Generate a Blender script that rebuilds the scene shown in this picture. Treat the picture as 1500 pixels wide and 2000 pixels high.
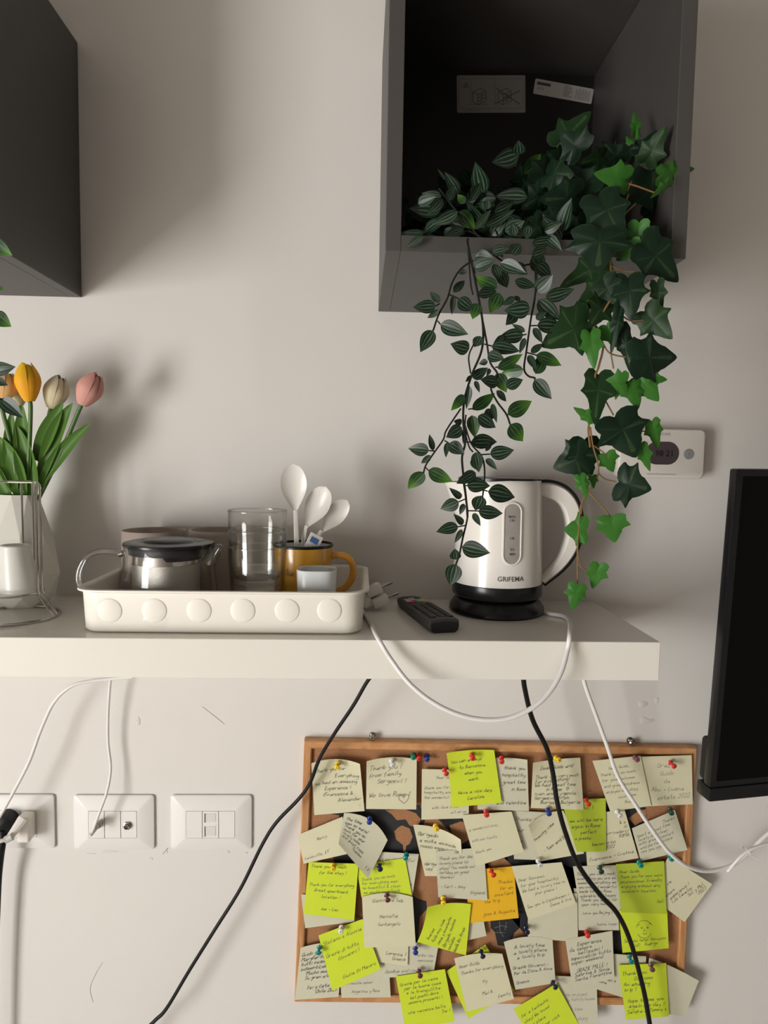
import bpy, bmesh, math, random
from mathutils import Vector, Matrix
random.seed(7)
C = bpy.context.scene.collection
for o in list(bpy.data.objects): bpy.data.objects.remove(o)
sc = bpy.context.scene
# ------------------------------------------------------------ camera
F, D, YAW, PITCH, ROLL, CZ = 1305.4, 1.0993, .0351, .0747, .0170, 1.45
cy, sy, cp, sp, cr, sr = math.cos(YAW), math.sin(YAW), math.cos(PITCH), math.sin(PITCH), math.cos(ROLL), math.sin(ROLL)
fw = Vector((sy*cp, cy*cp, -sp)); r0 = Vector((cy, -sy, 0)); u0 = r0.cross(fw)
rt = cr*r0+sr*u0; up = -sr*r0+cr*u0
CAM = Vector((0, -D, CZ))
cd = bpy.data.cameras.new('camera'); cam = bpy.data.objects.new('camera', cd); C.objects.link(cam)
cd.sensor_fit = 'VERTICAL'; cd.sensor_height = 36; cd.sensor_width = 27; cd.lens = F/2000*36
cd.clip_start = .02
M = Matrix((rt, up, -fw)).transposed().to_4x4(); M.translation = CAM; cam.matrix_world = M
sc.camera = cam
# ------------------------------------------------------------ sky, lights, exposure
w = bpy.data.worlds.new('World'); sc.world = w; w.use_nodes = True
bg = w.node_tree.nodes['Background']; bg.inputs[0].default_value = (.80, .90, 1, 1); bg.inputs[1].default_value = 1.0
def area(name, loc, rot, sx, sy_, power, col):
    l = bpy.data.lights.new(name, 'AREA'); l.shape = 'RECTANGLE'; l.size = sx; l.size_y = sy_
    l.energy = power; l.color = col
    o = bpy.data.objects.new(name, l); C.objects.link(o); o.location = loc; o.rotation_euler = rot
area('window_daylight', (-2.27, -2.35, .80), (math.radians(90), 0, math.radians(-90)), 1.25, 1.35, 98, (1, .985, .965))
sl = bpy.data.lights.new('sun', 'SUN'); sl.energy = 16; sl.angle = .01; sl.color = (1, .95, .90)
so = bpy.data.objects.new('sun', sl); C.objects.link(so); so.location = (-5, -4, 4)
so.rotation_euler = Vector((-1, -.05, .80)).to_track_quat('Z', 'Y').to_euler()
sc.cycles.transparent_max_bounces = 32
sc.view_settings.view_transform = 'Standard'; sc.view_settings.look = 'None'
sc.view_settings.exposure = .20; sc.view_settings.gamma = 1; sc.view_settings.use_curve_mapping = False

# ------------------------------------------------------------ helpers
def P(px, py, d):
    """point at distance d in front of the wall whose picture position is px, py (survey of the photograph)"""
    v = fw*F + rt*(px-750) - up*(py-1000); t = (-d+D)/v.y
    return CAM+v*t
def G(px, py, z):
    v = fw*F + rt*(px-750) - up*(py-1000); return CAM+v*((z-CZ)/v.z)
SZ = CZ-.227          # shelf top
def link(o, parent=None):
    C.objects.link(o)
    if parent is not None:
        o.parent = parent; o.matrix_parent_inverse = Matrix.Translation(-parent.location) if parent.parent is None else Matrix()
    return o
def tag(o, label, cat, group=None, kind=None):
    o['label'] = label
    if cat: o['category'] = cat
    if group: o['group'] = group
    if kind: o['kind'] = kind
    return o
def empty(name, loc):
    o = bpy.data.objects.new(name, None); o.location = loc; o.empty_display_size = .02; C.objects.link(o); return o
def wloc(p):
    l = Vector((0, 0, 0))
    while p is not None: l = l+p.location; p = p.parent
    return l
def obj(name, vf, mat, parent=None, origin=None, smooth=True, uvs=None, angle=40):
    """vf=(verts,faces) in world coordinates"""
    vs, fs = vf
    vs = [Vector(v) for v in vs]
    if origin is None:
        n = len(vs); mn = [min(v[i] for v in vs) for i in range(3)]; mx = [max(v[i] for v in vs) for i in range(3)]
        origin = Vector(((mn[0]+mx[0])/2, (mn[1]+mx[1])/2, mn[2]))
    origin = Vector(origin)
    me = bpy.data.meshes.new(name); me.from_pydata([v-origin for v in vs], [], fs)
    bm = bmesh.new(); bm.from_mesh(me)
    if uvs is None: bmesh.ops.recalc_face_normals(bm, faces=bm.faces)
    bm.to_mesh(me); bm.free()
    if uvs is not None:
        uvl = me.uv_layers.new(name='UVMap')
        for lp in me.loops: uvl.data[lp.index].uv = uvs[lp.vertex_index]
    if smooth:
        me.shade_smooth()
        try: me.set_sharp_from_angle(angle=math.radians(angle))
        except Exception: pass
    me.materials.append(mat)
    o = bpy.data.objects.new(name, me); C.objects.link(o)
    if parent is not None: o.parent = parent; o.location = origin-wloc(parent)
    else: o.location = origin
    return o
def join(*parts):
    V, Fs = [], []
    for v, f in parts:
        k = len(V); V += [Vector(x) for x in v]; Fs += [[i+k for i in q] for q in f]
    return V, Fs
def box(x0, x1, y0, y1, z0, z1, bev=0, seg=2):
    bm = bmesh.new(); bmesh.ops.create_cube(bm, size=1)
    for v in bm.verts:
        v.co = Vector(((x0+x1)/2+v.co.x*(x1-x0), (y0+y1)/2+v.co.y*(y1-y0), (z0+z1)/2+v.co.z*(z1-z0)))
    if bev: bmesh.ops.bevel(bm, geom=bm.edges[:], offset=bev, segments=seg, affect='EDGES', profile=.5)
    return bm2vf(bm)
def bm2vf(bm):
    bm.verts.index_update()
    r = ([v.co.copy() for v in bm.verts], [[v.index for v in f.verts] for f in bm.faces]); bm.free(); return r
def xf(vf, mat): return [mat @ Vector(v) for v in vf[0]], vf[1]
def lathe(prof, cx, cyy, z0, n=48, closed=False, ex=1, ey=1):
    V, Fs = [], []
    for r, z in prof:
        for i in range(n):
            a = 2*math.pi*i/n; V.append(Vector((cx+r*math.cos(a)*ex, cyy+r*math.sin(a)*ey, z0+z)))
    m = len(prof)
    for j in range(m-1 if not closed else m):
        for i in range(n):
            a = j*n+i; b = j*n+(i+1) % n; k = (j+1) % m
            Fs.append([a, b, k*n+(i+1) % n, k*n+i])
    return V, Fs
def loft(loops, closed=False, cap0=False, cap1=False):
    n = len(loops[0]); V = [Vector(p) for l in loops for p in l]; Fs = []
    m = len(loops)
    for j in range(m if closed else m-1):
        for i in range(n):
            k = (j+1) % m
            Fs.append([j*n+i, j*n+(i+1) % n, k*n+(i+1) % n, k*n+i])
    if cap0: Fs.append(list(range(n))[::-1])
    if cap1: Fs.append([(m-1)*n+i for i in range(n)])
    return V, Fs
def cat(pts, sub=6):
    pts = [Vector(p) for p in pts]
    if len(pts) < 3: return pts
    q = [pts[0]*2-pts[1]]+pts+[pts[-1]*2-pts[-2]]; out = []
    for i in range(1, len(q)-2):
        a, b, c, d = q[i-1:i+3]
        for k in range(sub):
            t = k/sub
            out.append(.5*((2*b)+(c-a)*t+(2*a-5*b+4*c-d)*t*t+(3*b-a-3*c+d)*t**3))
    out.append(pts[-1]); return out
def tube(pts, r, n=8, smooth=6, r1=None, caps=True):
    pts = cat(pts, smooth) if smooth else [Vector(p) for p in pts]
    loops = []; prev = None
    for i, p in enumerate(pts):
        t = (pts[min(i+1, len(pts)-1)]-pts[max(i-1, 0)]).normalized()
        if prev is None: a = t.orthogonal().normalized()
        else: a = (prev-t*prev.dot(t)).normalized()
        prev = a; b = t.cross(a)
        rr = r if r1 is None else r+(r1-r)*i/(len(pts)-1)
        loops.append([p+(a*math.cos(2*math.pi*k/n)+b*math.sin(2*math.pi*k/n))*rr for k in range(n)])
    return loft(loops, cap0=caps, cap1=caps)
def rrect(hx, hy, r, n=5):
    out = []
    for cx, cyy, a0 in ((hx-r, hy-r, 0), (-hx+r, hy-r, 90), (-hx+r, -hy+r, 180), (hx-r, -hy+r, 270)):
        for k in range(n+1):
            a = math.radians(a0+90*k/n); out.append((cx+r*math.cos(a), cyy+r*math.sin(a)))
    return out
_fc = {}
def textmesh(s, size, bold=False, ax='CENTER'):
    cu = bpy.data.curves.new('t', 'FONT'); cu.body = s; cu.size = size; cu.align_x = ax; cu.align_y = 'CENTER'
    cu.resolution_u = 3
    if bold: cu.offset = size*.008
    o = bpy.data.objects.new('t', cu); C.objects.link(o)
    dg = bpy.context.evaluated_depsgraph_get(); me = bpy.data.meshes.new_from_object(o.evaluated_get(dg))
    bm = bmesh.new(); bm.from_mesh(me); bmesh.ops.triangulate(bm, faces=bm.faces[:]); vf = bm2vf(bm)
    bpy.data.objects.remove(o); bpy.data.meshes.remove(me); bpy.data.curves.remove(cu); return vf

# ------------------------------------------------------------ materials
def mat(name, col, rough=.5, metal=0, spec=.5, noise=0, nscale=20, bump=0, bscale=200, coat=0, sub=0, trans=0, dist=.001):
    m = bpy.data.materials.new(name); m.use_nodes = True; nt = m.node_tree; b = nt.nodes['Principled BSDF']
    b.inputs['Roughness'].default_value = rough; b.inputs['Metallic'].default_value = metal
    b.inputs['Specular IOR Level'].default_value = spec; b.inputs['Coat Weight'].default_value = coat
    b.inputs['Base Color'].default_value = (*col, 1)
    tc = nt.nodes.new('ShaderNodeTexCoord')
    if noise:
        n = nt.nodes.new('ShaderNodeTexNoise'); n.inputs['Scale'].default_value = nscale; n.inputs['Detail'].default_value = 4
        nt.links.new(tc.outputs['Object'], n.inputs['Vector'])
        mx = nt.nodes.new('ShaderNodeMix'); mx.data_type = 'RGBA'
        mx.inputs[6].default_value = (*[c*(1-noise) for c in col], 1); mx.inputs[7].default_value = (*[min(1, c*(1+noise)) for c in col], 1)
        nt.links.new(n.outputs['Fac'], mx.inputs[0]); nt.links.new(mx.outputs[2], b.inputs['Base Color'])
    if bump:
        n = nt.nodes.new('ShaderNodeTexNoise'); n.inputs['Scale'].default_value = bscale; n.inputs['Detail'].default_value = 5
        nt.links.new(tc.outputs['Object'], n.inputs['Vector'])
        bp = nt.nodes.new('ShaderNodeBump'); bp.inputs['Strength'].default_value = bump; bp.inputs['Distance'].default_value = dist
        nt.links.new(n.outputs['Fac'], bp.inputs['Height']); nt.links.new(bp.outputs['Normal'], b.inputs['Normal'])
    return m
def wallmat():
    m = mat('wall_paint', (.68, .655, .615), rough=.62, spec=.3)
    nt = m.node_tree; b = nt.nodes['Principled BSDF']; tc = nt.nodes.new('ShaderNodeTexCoord')
    n1 = nt.nodes.new('ShaderNodeTexNoise'); n1.inputs['Scale'].default_value = 5; n1.inputs['Detail'].default_value = 6
    n2 = nt.nodes.new('ShaderNodeTexNoise'); n2.inputs['Scale'].default_value = 60; n2.inputs['Detail'].default_value = 4
    n3 = nt.nodes.new('ShaderNodeTexVoronoi'); n3.inputs['Scale'].default_value = 9
    for n in (n1, n2, n3): nt.links.new(tc.outputs['Object'], n.inputs['Vector'])
    cr_ = nt.nodes.new('ShaderNodeValToRGB'); cr_.color_ramp.elements[0].color = (.665, .652, .612, 1); cr_.color_ramp.elements[1].color = (.70, .66, .625, 1)
    nt.links.new(n1.outputs['Fac'], cr_.inputs[0]); nt.links.new(cr_.outputs[0], b.inputs['Base Color'])
    ad = nt.nodes.new('ShaderNodeMath'); ad.operation = 'MULTIPLY_ADD'; ad.inputs[1].default_value = .12
    nt.links.new(n2.outputs['Fac'], ad.inputs[0]); nt.links.new(n1.outputs['Fac'], ad.inputs[2])
    bp = nt.nodes.new('ShaderNodeBump'); bp.inputs['Strength'].default_value = .35; bp.inputs['Distance'].default_value = .004
    nt.links.new(ad.outputs[0], bp.inputs['Height']); nt.links.new(bp.outputs['Normal'], b.inputs['Normal'])
    return m
def woodmat(name, c1, c2, sc_=(60, 60, 6)):
    m = mat(name, c1, rough=.5); nt = m.node_tree; b = nt.nodes['Principled BSDF']; tc = nt.nodes.new('ShaderNodeTexCoord')
    mp = nt.nodes.new('ShaderNodeMapping'); mp.inputs['Scale'].default_value = sc_
    n = nt.nodes.new('ShaderNodeTexNoise'); n.inputs['Scale'].default_value = 3; n.inputs['Detail'].default_value = 6; n.inputs['Distortion'].default_value = 1
    r = nt.nodes.new('ShaderNodeValToRGB'); r.color_ramp.elements[0].color = (*c1, 1); r.color_ramp.elements[1].color = (*c2, 1)
    r.color_ramp.elements[0].position = .35; r.color_ramp.elements[1].position = .65
    nt.links.new(tc.outputs['Object'], mp.inputs[0]); nt.links.new(mp.outputs[0], n.inputs['Vector'])
    nt.links.new(n.outputs['Fac'], r.inputs[0]); nt.links.new(r.outputs[0], b.inputs['Base Color']); return m
def glassmat(name, tint=(.996, .998, .996), edge=(.62, .63, .60), refl=.022, ep=5):
    m = bpy.data.materials.new(name); m.use_nodes = True; nt = m.node_tree; nt.nodes.clear()
    out = nt.nodes.new('ShaderNodeOutputMaterial'); tr = nt.nodes.new('ShaderNodeBsdfTransparent'); gl = nt.nodes.new('ShaderNodeBsdfGlossy')
    gl.inputs['Roughness'].default_value = .02
    lw = nt.nodes.new('ShaderNodeLayerWeight'); lw.inputs[0].default_value = .5
    mc = nt.nodes.new('ShaderNodeMix'); mc.data_type = 'RGBA'; mc.inputs[6].default_value = (*tint, 1); mc.inputs[7].default_value = (*edge, 1)
    pw = nt.nodes.new('ShaderNodeMath'); pw.operation = 'POWER'; pw.inputs[1].default_value = ep
    p2 = nt.nodes.new('ShaderNodeMath'); p2.operation = 'POWER'; p2.inputs[1].default_value = 4
    fr = nt.nodes.new('ShaderNodeMath'); fr.operation = 'MULTIPLY_ADD'; fr.inputs[1].default_value = .75; fr.inputs[2].default_value = refl
    ms = nt.nodes.new('ShaderNodeMixShader')
    nt.links.new(lw.outputs['Facing'], pw.inputs[0]); nt.links.new(pw.outputs[0], mc.inputs[0]); nt.links.new(mc.outputs[2], tr.inputs[0])
    nt.links.new(lw.outputs['Facing'], p2.inputs[0]); nt.links.new(p2.outputs[0], fr.inputs[0])
    nt.links.new(fr.outputs[0], ms.inputs[0]); nt.links.new(tr.outputs[0], ms.inputs[1]); nt.links.new(gl.outputs[0], ms.inputs[2])
    nt.links.new(ms.outputs[0], out.inputs[0]); return m
def leafmat(name, dark, light, tipc=None, stripes=True):
    m = mat(name, dark, rough=.36 if stripes else .42, spec=.3 if stripes else .2); nt = m.node_tree; b = nt.nodes['Principled BSDF']
    uv = nt.nodes.new('ShaderNodeUVMap'); sx = nt.nodes.new('ShaderNodeSeparateXYZ'); nt.links.new(uv.outputs[0], sx.inputs[0])
    ab = nt.nodes.new('ShaderNodeMath'); ab.operation = 'ABSOLUTE'
    nt.links.new(sx.outputs[0], ab.inputs[0])
    r = nt.nodes.new('ShaderNodeValToRGB'); e = r.color_ramp.elements
    if stripes:
        st = [(0, .05), (.14, .0), (.24, .9), (.36, .0), (.60, .0), (.69, .55), (.78, 0), (.93, 0), (1, .1)]
    else:
        st = [(0, .6), (.04, .05), (.5, 0), (.9, .0), (.985, .1), (1, .9)]
    e[0].position = 0; e[0].color = (st[0][1],)*3+(1,); e[1].position = 1; e[1].color = (st[-1][1],)*3+(1,)
    for p, v in st[1:-1]: q = e.new(p); q.color = (v, v, v, 1)
    nt.links.new(ab.outputs[0], r.inputs[0])
    # fade the stripes towards the tip
    n = nt.nodes.new('ShaderNodeTexNoise'); n.inputs['Scale'].default_value = 4
    tc = nt.nodes.new('ShaderNodeTexCoord'); nt.links.new(tc.outputs['Object'], n.inputs['Vector'])
    mu = nt.nodes.new('ShaderNodeMath'); mu.operation = 'MULTIPLY'; nt.links.new(r.outputs[0], mu.inputs[0]); nt.links.new(n.outputs['Fac'], mu.inputs[1])
    mx = nt.nodes.new('ShaderNodeMix'); mx.data_type = 'RGBA'; mx.inputs[6].default_value = (*dark, 1); mx.inputs[7].default_value = (*light, 1)
    nt.links.new(mu.outputs[0], mx.inputs[0])
    src = mx.outputs[2]
    if tipc:
        sm = nt.nodes.new('ShaderNodeMapRange'); sm.inputs[1].default_value = .45; sm.inputs[2].default_value = 1.0
        nt.links.new(sx.outputs[1], sm.inputs[0])
        m2 = nt.nodes.new('ShaderNodeMix'); m2.data_type = 'RGBA'; m2.inputs[7].default_value = (*tipc, 1)
        nt.links.new(sm.outputs[0], m2.inputs[0]); nt.links.new(src, m2.inputs[6]); src = m2.outputs[2]
    nt.links.new(src, b.inputs['Base Color']); return m
WALL = wallmat()
WHITEP = mat('white_plastic', (.74, .71, .66), rough=.32, noise=.015)
TRAYM = mat('cream_plastic', (.80, .765, .69), rough=.4, noise=.01)
GLOSSW = mat('gloss_white_foil', (.76, .73, .665), rough=.12, spec=.5, noise=.01, nscale=5)
PLATE = mat('socket_plastic', (.74, .72, .69), rough=.35)
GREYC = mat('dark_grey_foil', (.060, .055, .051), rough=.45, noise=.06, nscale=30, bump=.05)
GREYSHADE = mat('shaded_grey_foil', (.016, .015, .0145), rough=.5, spec=.3, noise=.06, nscale=30)  # same grey foil, darkened so its colour carries the shade inside the cabinets
BLK = mat('black_plastic', (.009, .009, .010), rough=.25, spec=.35, noise=.1)
BLKM = mat('matt_black_plastic', (.012, .012, .013), rough=.5, spec=.3, noise=.1)
SCREEN = mat('screen_glass', (.003, .003, .003), rough=.3, spec=.08, noise=.05)
CHROME = mat('chrome_wire', (.55, .53, .5), rough=.18, metal=1, noise=.05)
STEEL = mat('steel', (.6, .57, .54), rough=.16, metal=1, noise=.04)
MESHM = mat('steel_mesh', (.42, .40, .37), rough=.3, metal=.9, noise=.25, nscale=900, bump=.5, bscale=1500)
CORDW = mat('white_cord', (.74, .72, .70), rough=.38, noise=.02)
CORDB = mat('black_cord', (.008, .008, .008), rough=.42, spec=.2, noise=.1)
CORK = mat('cork', (.36, .17, .075), rough=.85, noise=.45, nscale=420, bump=.4, bscale=500)
FRAMEW = woodmat('pine_frame', (.42, .19, .07), (.60, .31, .13), (9, 40, 9))
MAPB = mat('map_print', (.018, .019, .022), rough=.6, noise=.35, nscale=120)
CERW = mat('white_ceramic', (.68, .67, .60), rough=.25, noise=.02, coat=.2)
CERM = mat('cup_ceramic', (.66, .68, .68), rough=.3, noise=.02)
TAUPE = mat('taupe_stoneware', (.32, .26, .22), rough=.45, noise=.04)
YEL = mat('mustard_enamel', (.62, .30, .022), rough=.22, noise=.03, coat=.4)
YELH = mat('orange_handle_enamel', (.68, .31, .03), rough=.25, noise=.03, coat=.4)
INK = mat('black_ink', (.07, .07, .075), rough=.6, noise=.1)
INKF = mat('faint_ink', (.20, .20, .17), rough=.7, noise=.1)
INKL = mat('light_grey_print', (.33, .31, .29), rough=.7, noise=.05)
BLUEP = mat('blue_print', (.05, .13, .35), rough=.5, noise=.1)
GLASS = glassmat('thin_glass')
THICK = glassmat('thick_glass', (.97, .98, .97), (.30, .31, .29), .13, 2.2)
PCREAM = mat('cream_paper', (.66, .63, .43), rough=.75, noise=.03, nscale=60, bump=.05)
PPALE = mat('pale_paper', (.60, .58, .43), rough=.75, noise=.03, nscale=60, bump=.05)
PLIME = mat('lime_paper', (.60, .72, .028), rough=.7, noise=.03, nscale=60, bump=.05)
POLIVE = mat('green_paper', (.42, .52, .03), rough=.7, noise=.03, nscale=60, bump=.05)
PAMB = mat('amber_paper', (.80, .46, .01), rough=.7, noise=.03, nscale=60, bump=.05)
PINC = {'red': (.62, .035, .025), 'yellow': (.80, .55, .02), 'blue': (.015, .045, .25), 'green': (.01, .20, .12), 'teal': (.0, .22, .20), 'white': (.66, .66, .68),
        'maroon': (.13, .025, .045), 'navy': (.01, .014, .05), 'mauve': (.22, .08, .10), 'dark green': (.02, .07, .05)}
PINM = {k: mat('pin_'+k.replace(' ', '_'), v, rough=.22, noise=.05) for k, v in PINC.items()}
LEAFD = leafmat('striped_leaf', (.005, .019, .008), (.22, .30, .21))
LEAFB = leafmat('striped_leaf_bright', (.010, .036, .010), (.12, .24, .07), tipc=(.07, .19, .015))
IVYD = leafmat('ivy_dark', (.006, .019, .009), (.07, .12, .05), stripes=False)
IVYM = leafmat('ivy_mid', (.011, .032, .010), (.09, .17, .05), stripes=False)
IVYB = leafmat('ivy_bright', (.035, .135, .018), (.03, .10, .02), stripes=False)
STEMD = mat('dark_stem', (.012, .013, .010), rough=.6, spec=.15, noise=.1)
STEMI = mat('ivy_stem', (.20, .11, .035), rough=.5, noise=.2, nscale=80)
POTM = mat('black_nursery_pot', (.015, .015, .015), rough=.5, noise=.1)
TGREEN = leafmat('tulip_leaf', (.075, .165, .028), (.14, .25, .07), stripes=False)
TSTEM = mat('tulip_stem', (.07, .15, .03), rough=.45, noise=.1)

# ------------------------------------------------------------ setting
RX0, RX1, RY = -2.3, 1.9, -3.2
def struct(name, vf, m, label, smooth=False):
    o = obj(name, vf, m, smooth=smooth); o['kind'] = 'structure'; o['label'] = label; o['category'] = 'room'; return o
wall = struct('wall_back', box(RX0, RX1, 0, .12, 0, 2.7), WALL, 'off white painted plaster wall behind the shelf')
WALL2 = mat('wall_taupe_low_bounce', (.26, .235, .21), rough=.7, noise=.03)  # tone of the unseen walls, set dark to weaken fill light
struct('wall_right', box(RX1, RX1+.12, RY, .12, 0, 2.7), WALL2, 'unseen wall right of the picture, toned dark taupe to cut bounce light')
WY0, WY1, WZ0, WZ1 = -3.05, -1.65, .08, 1.55
X0_, X1_ = RX0-.12, RX0
struct('wall_left', join(box(X0_, X1_, RY, WY0, 0, 2.7), box(X0_, X1_, WY1, .12, 0, 2.7), box(X0_, X1_, WY0, WY1, 0, WZ0), box(X0_, X1_, WY0, WY1, WZ1, 2.7)), WALL, 'off white painted wall left of the picture with the window')
struct('wall_rear', box(RX0, RX1, RY-.12, RY, 0, 2.7), WALL2, 'unseen wall behind the viewer, toned dark taupe to cut bounce light')
struct('floor', box(RX0, RX1, RY, .12, -.1, 0), mat('floor_tile', (.45, .41, .36), rough=.4, noise=.1, nscale=6), 'light tiled floor of the room')
struct('ceiling', box(RX0, RX1, RY, .12, 2.7, 2.8), mat('ceiling_paint', (.30, .285, .265), rough=.8, noise=.02), 'unseen ceiling, toned grey to cut bounce light')  # out of view, kept dark so it bounces little light back
ym_ = (WY0+WY1)/2
struct('window_1', join(box(X0_+.02, X0_+.07, WY0, WY0+.05, WZ0, WZ1), box(X0_+.02, X0_+.07, WY1-.05, WY1, WZ0, WZ1), box(X0_+.02, X0_+.07, WY0, WY1, WZ0, WZ0+.05), box(X0_+.02, X0_+.07, WY0, WY1, WZ1-.05, WZ1), box(X0_+.02, X0_+.07, ym_-.03, ym_+.03, WZ0, WZ1)), WHITEP, 'white framed window in the left wall')
# plaster repairs and scratches that stand proud of the wall
def blob(px, py, rx, rz, h=.0007, seed=0):
    rnd = random.Random(seed); c = P(px, py, 0); n = 14
    l0 = []; l1 = []
    for i in range(n):
        a = 2*math.pi*i/n; k = rnd.uniform(.6, 1.15)
        l0.append(c+Vector((math.cos(a)*rx*k, .0005, math.sin(a)*rz*k))); l1.append(c+Vector((math.cos(a)*rx*k*.7, -h, math.sin(a)*rz*k*.7)))
    return loft([l0, l1], cap1=True)
patch = mat('filler', (.66, .63, .585), rough=.7, noise=.03)
for i, (px, py, rx, rz) in enumerate([(1255, 1375, .011, .008), (1283, 1368, .005, .007), (1262, 1408, .016, .009), (270, 1408, .005, .010), (180, 1668, .012, .003), (215, 1664, .018, .003), (295, 1677, .004, .003), (325, 1664, .003, .005), (445, 1664, .004, .004), (480, 1666, .004, .003)]):
    o = obj('plaster_patch', blob(px, py, rx, rz, seed=i), patch, wall)
sc_m = mat('scratch', (.36, .33, .29), rough=.8, noise=.1)
obj('scratch', tube([P(395, 1380, .0002), P(418, 1398, .0003), P(438, 1414, .0002)], .00035, 5), sc_m, wall)
obj('scratch', tube([P(318, 1668, .0002), P(328, 1656, .0003)], .0006, 5), sc_m, wall)
obj('scratch', tube([P(182, 1958, .0002), P(176, 1930, .0003), P(188, 1900, .0003), P(200, 1880, .0002)], .0003, 5), sc_m, wall)

# ------------------------------------------------------------ cabinets
def cabinet(x, z, Wd, H, Dp, label, th=.018):
    e = empty('wall_cabinet', (x+Wd/2, 0, z)); tag(e, label, 'cabinet')
    b = .0008
    obj('side_panel', box(x, x+th, -Dp, -.001, z, z+H, b), GREYC, e, smooth=False)
    obj('side_panel', box(x+Wd-th, x+Wd, -Dp, -.001, z, z+H, b), GREYC, e, smooth=False)
    obj('bottom_panel', box(x+th, x+Wd-th, -Dp+.0005, -.001, z, z+th, b), GREYC, e, smooth=False)
    obj('top_panel', box(x+th, x+Wd-th, -Dp+.0005, -.001, z+H-th, z+H, b), GREYC, e, smooth=False)
    return e
CX, CZ2, CW, CH, CDp = .024, CZ+.2416, .350, .385, .314
cabR = cabinet(CX, CZ2, CW, CH, CDp, 'open dark grey cube cabinet holding the ivy, with two paper stickers inside')
obj('back_panel', box(CX+.018, CX+CW-.018, -.016, -.008, CZ2+.018, CZ2+CH-.018), GREYSHADE, cabR, smooth=False)
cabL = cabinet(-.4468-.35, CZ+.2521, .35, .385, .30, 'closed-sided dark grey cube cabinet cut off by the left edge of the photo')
obj('back_panel', box(-.4468-.332, -.4468-.018, -.016, -.008, CZ+.27, CZ+.619), GREYSHADE, cabL, smooth=False)
# stickers
paper = mat('grey_sticker', (.30, .285, .27), rough=.6, noise=.03); paper2 = mat('white_sticker', (.50, .48, .46), rough=.6, noise=.03)
def planemap(vf, o, ex, ey, off=(0, -1, 0), k=.0003):
    ex = Vector(ex); ey = Vector(ey); of = Vector(off)*k
    return [o+ex*v[0]+ey*v[1]+of for v in vf[0]], vf[1]
def flatline(pts, wd):
    V, Fs = [], []
    for a, b in zip(pts[:-1], pts[1:]):
        a = Vector((*a, 0)); b = Vector((*b, 0)); t = (b-a)
        if t.length < 1e-9: continue
        n = Vector((-t.y, t.x, 0)).normalized()*wd/2; t = t.normalized()*wd/3; k = len(V)
        V += [a-n-t, b-n+t, b+n+t, a+n-t]; Fs.append([k, k+1, k+2, k+3])
    return V, Fs
def rect(x0, x1, y0, y1): return [Vector((x0, y0, 0)), Vector((x1, y0, 0)), Vector((x1, y1, 0)), Vector((x0, y1, 0))], [[0, 1, 2, 3]]
def sticker(a, b, h, m, prints, label):
    pa, pb = P(*a, .017), P(*b, .017); L = (pb-pa).length; ex = (pb-pa).normalized(); ey = Vector((-ex.z, 0, ex.x))
    Hh = h*L; rr = rrect(L/2, Hh/2, .002, 3); c = pa+ex*L/2-ey*Hh/2
    l0 = [c+ex*x+ey*y+Vector((0, .0006, 0)) for x, y in rr]; l1 = [c+ex*x+ey*y for x, y in rr]
    o = obj('sticker', loft([l0, l1], cap1=True), m, smooth=False, angle=20); tag(o, label, 'sticker')
    parts = prints(L, Hh)
    obj('print', planemap(join(*parts), c, ex, ey), INK, o, smooth=False)
    return o
def pr1(L, H):
    s = L/135; g = lambda x, y: ((x-67.5)*s, (34.5-y)*s); w_ = 1.0*s
    ln = lambda *p, w=w_: flatline([g(*q) for q in p], w)
    out = [ln((4, 6), (131, 6), w=.5*s), ln((4, 62), (131, 62), w=.5*s), ln((4, 6), (4, 62), w=.5*s), ln((131, 6), (131, 62), w=.5*s)]
    out += [ln((13, 22), (18, 14), (23, 22), (13, 22)), ln((18, 17), (18, 20))]
    out += [ln((27, 12), (27, 54), w=.6*s), ln((75, 12), (75, 54), w=.6*s), ln((22, 54), (62, 54), w=.5*s)]
    for ox in (0, 50):
        a, b_, c_, d_ = (31+ox, 31), (41+ox, 36), (57+ox, 29), (47+ox, 24)
        out += [ln(a, b_, c_, d_, a), ln(a, (31+ox, 50), (41+ox, 55), b_), ln((41+ox, 55), (57+ox, 48), c_)]
        for k in (6, 12): out += [ln((41+ox, 36+k), (57+ox, 29+k))]
        for k in (3, 9, 15): out += [ln((46+ox, 34+k), (51+ox, 32+k))]
    out += [ln((78, 24), (124, 54), w=1.5*s), ln((74, 54), (124, 28), w=1.5*s)]
    out += [xf(textmesh('www  2013  EU  08', 3.6*s), Matrix.Translation((-40*s, -31*s, 0)))]
    return out
def pr2(L, H):
    s = L/117; out = [rect(-54*s, -27*s, 3.5*s, 9*s)]
    out += [xf(textmesh('20.12', 6*s, True), Matrix.Translation((-46*s, -3*s, 0)))]
    rnd = random.Random(3)
    for k in range(8):
        out.append(rect(0*s, rnd.uniform(12, 20)*s, (10-k*2.7)*s, (10.8-k*2.7)*s))
    for k in range(9):
        out.append(rect((25+k*3.3)*s, (25.8+k*3.3)*s, -11*s, rnd.uniform(6, 12)*s))
    return out
sticker((892, 147), (1026, 147), .52, paper, pr1, 'large grey rectangular warning sticker with cabinet drawings inside the open cabinet')
sticker((1046, 153), (1160, 174), .245, paper2, pr2, 'small tilted white product sticker with lines of print inside the open cabinet')

# ------------------------------------------------------------ shelf
sh = empty('floating_shelf', (-.3, -.13, SZ-.051)); tag(sh, 'long gloss white floating shelf carrying the tray and kettle', 'shelf')
SX1 = .3916
obj('shelf_board', box(-1.0, SX1, -.2604, -.0005, SZ-.051, SZ, .0012), GLOSSW, sh, smooth=False)

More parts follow.
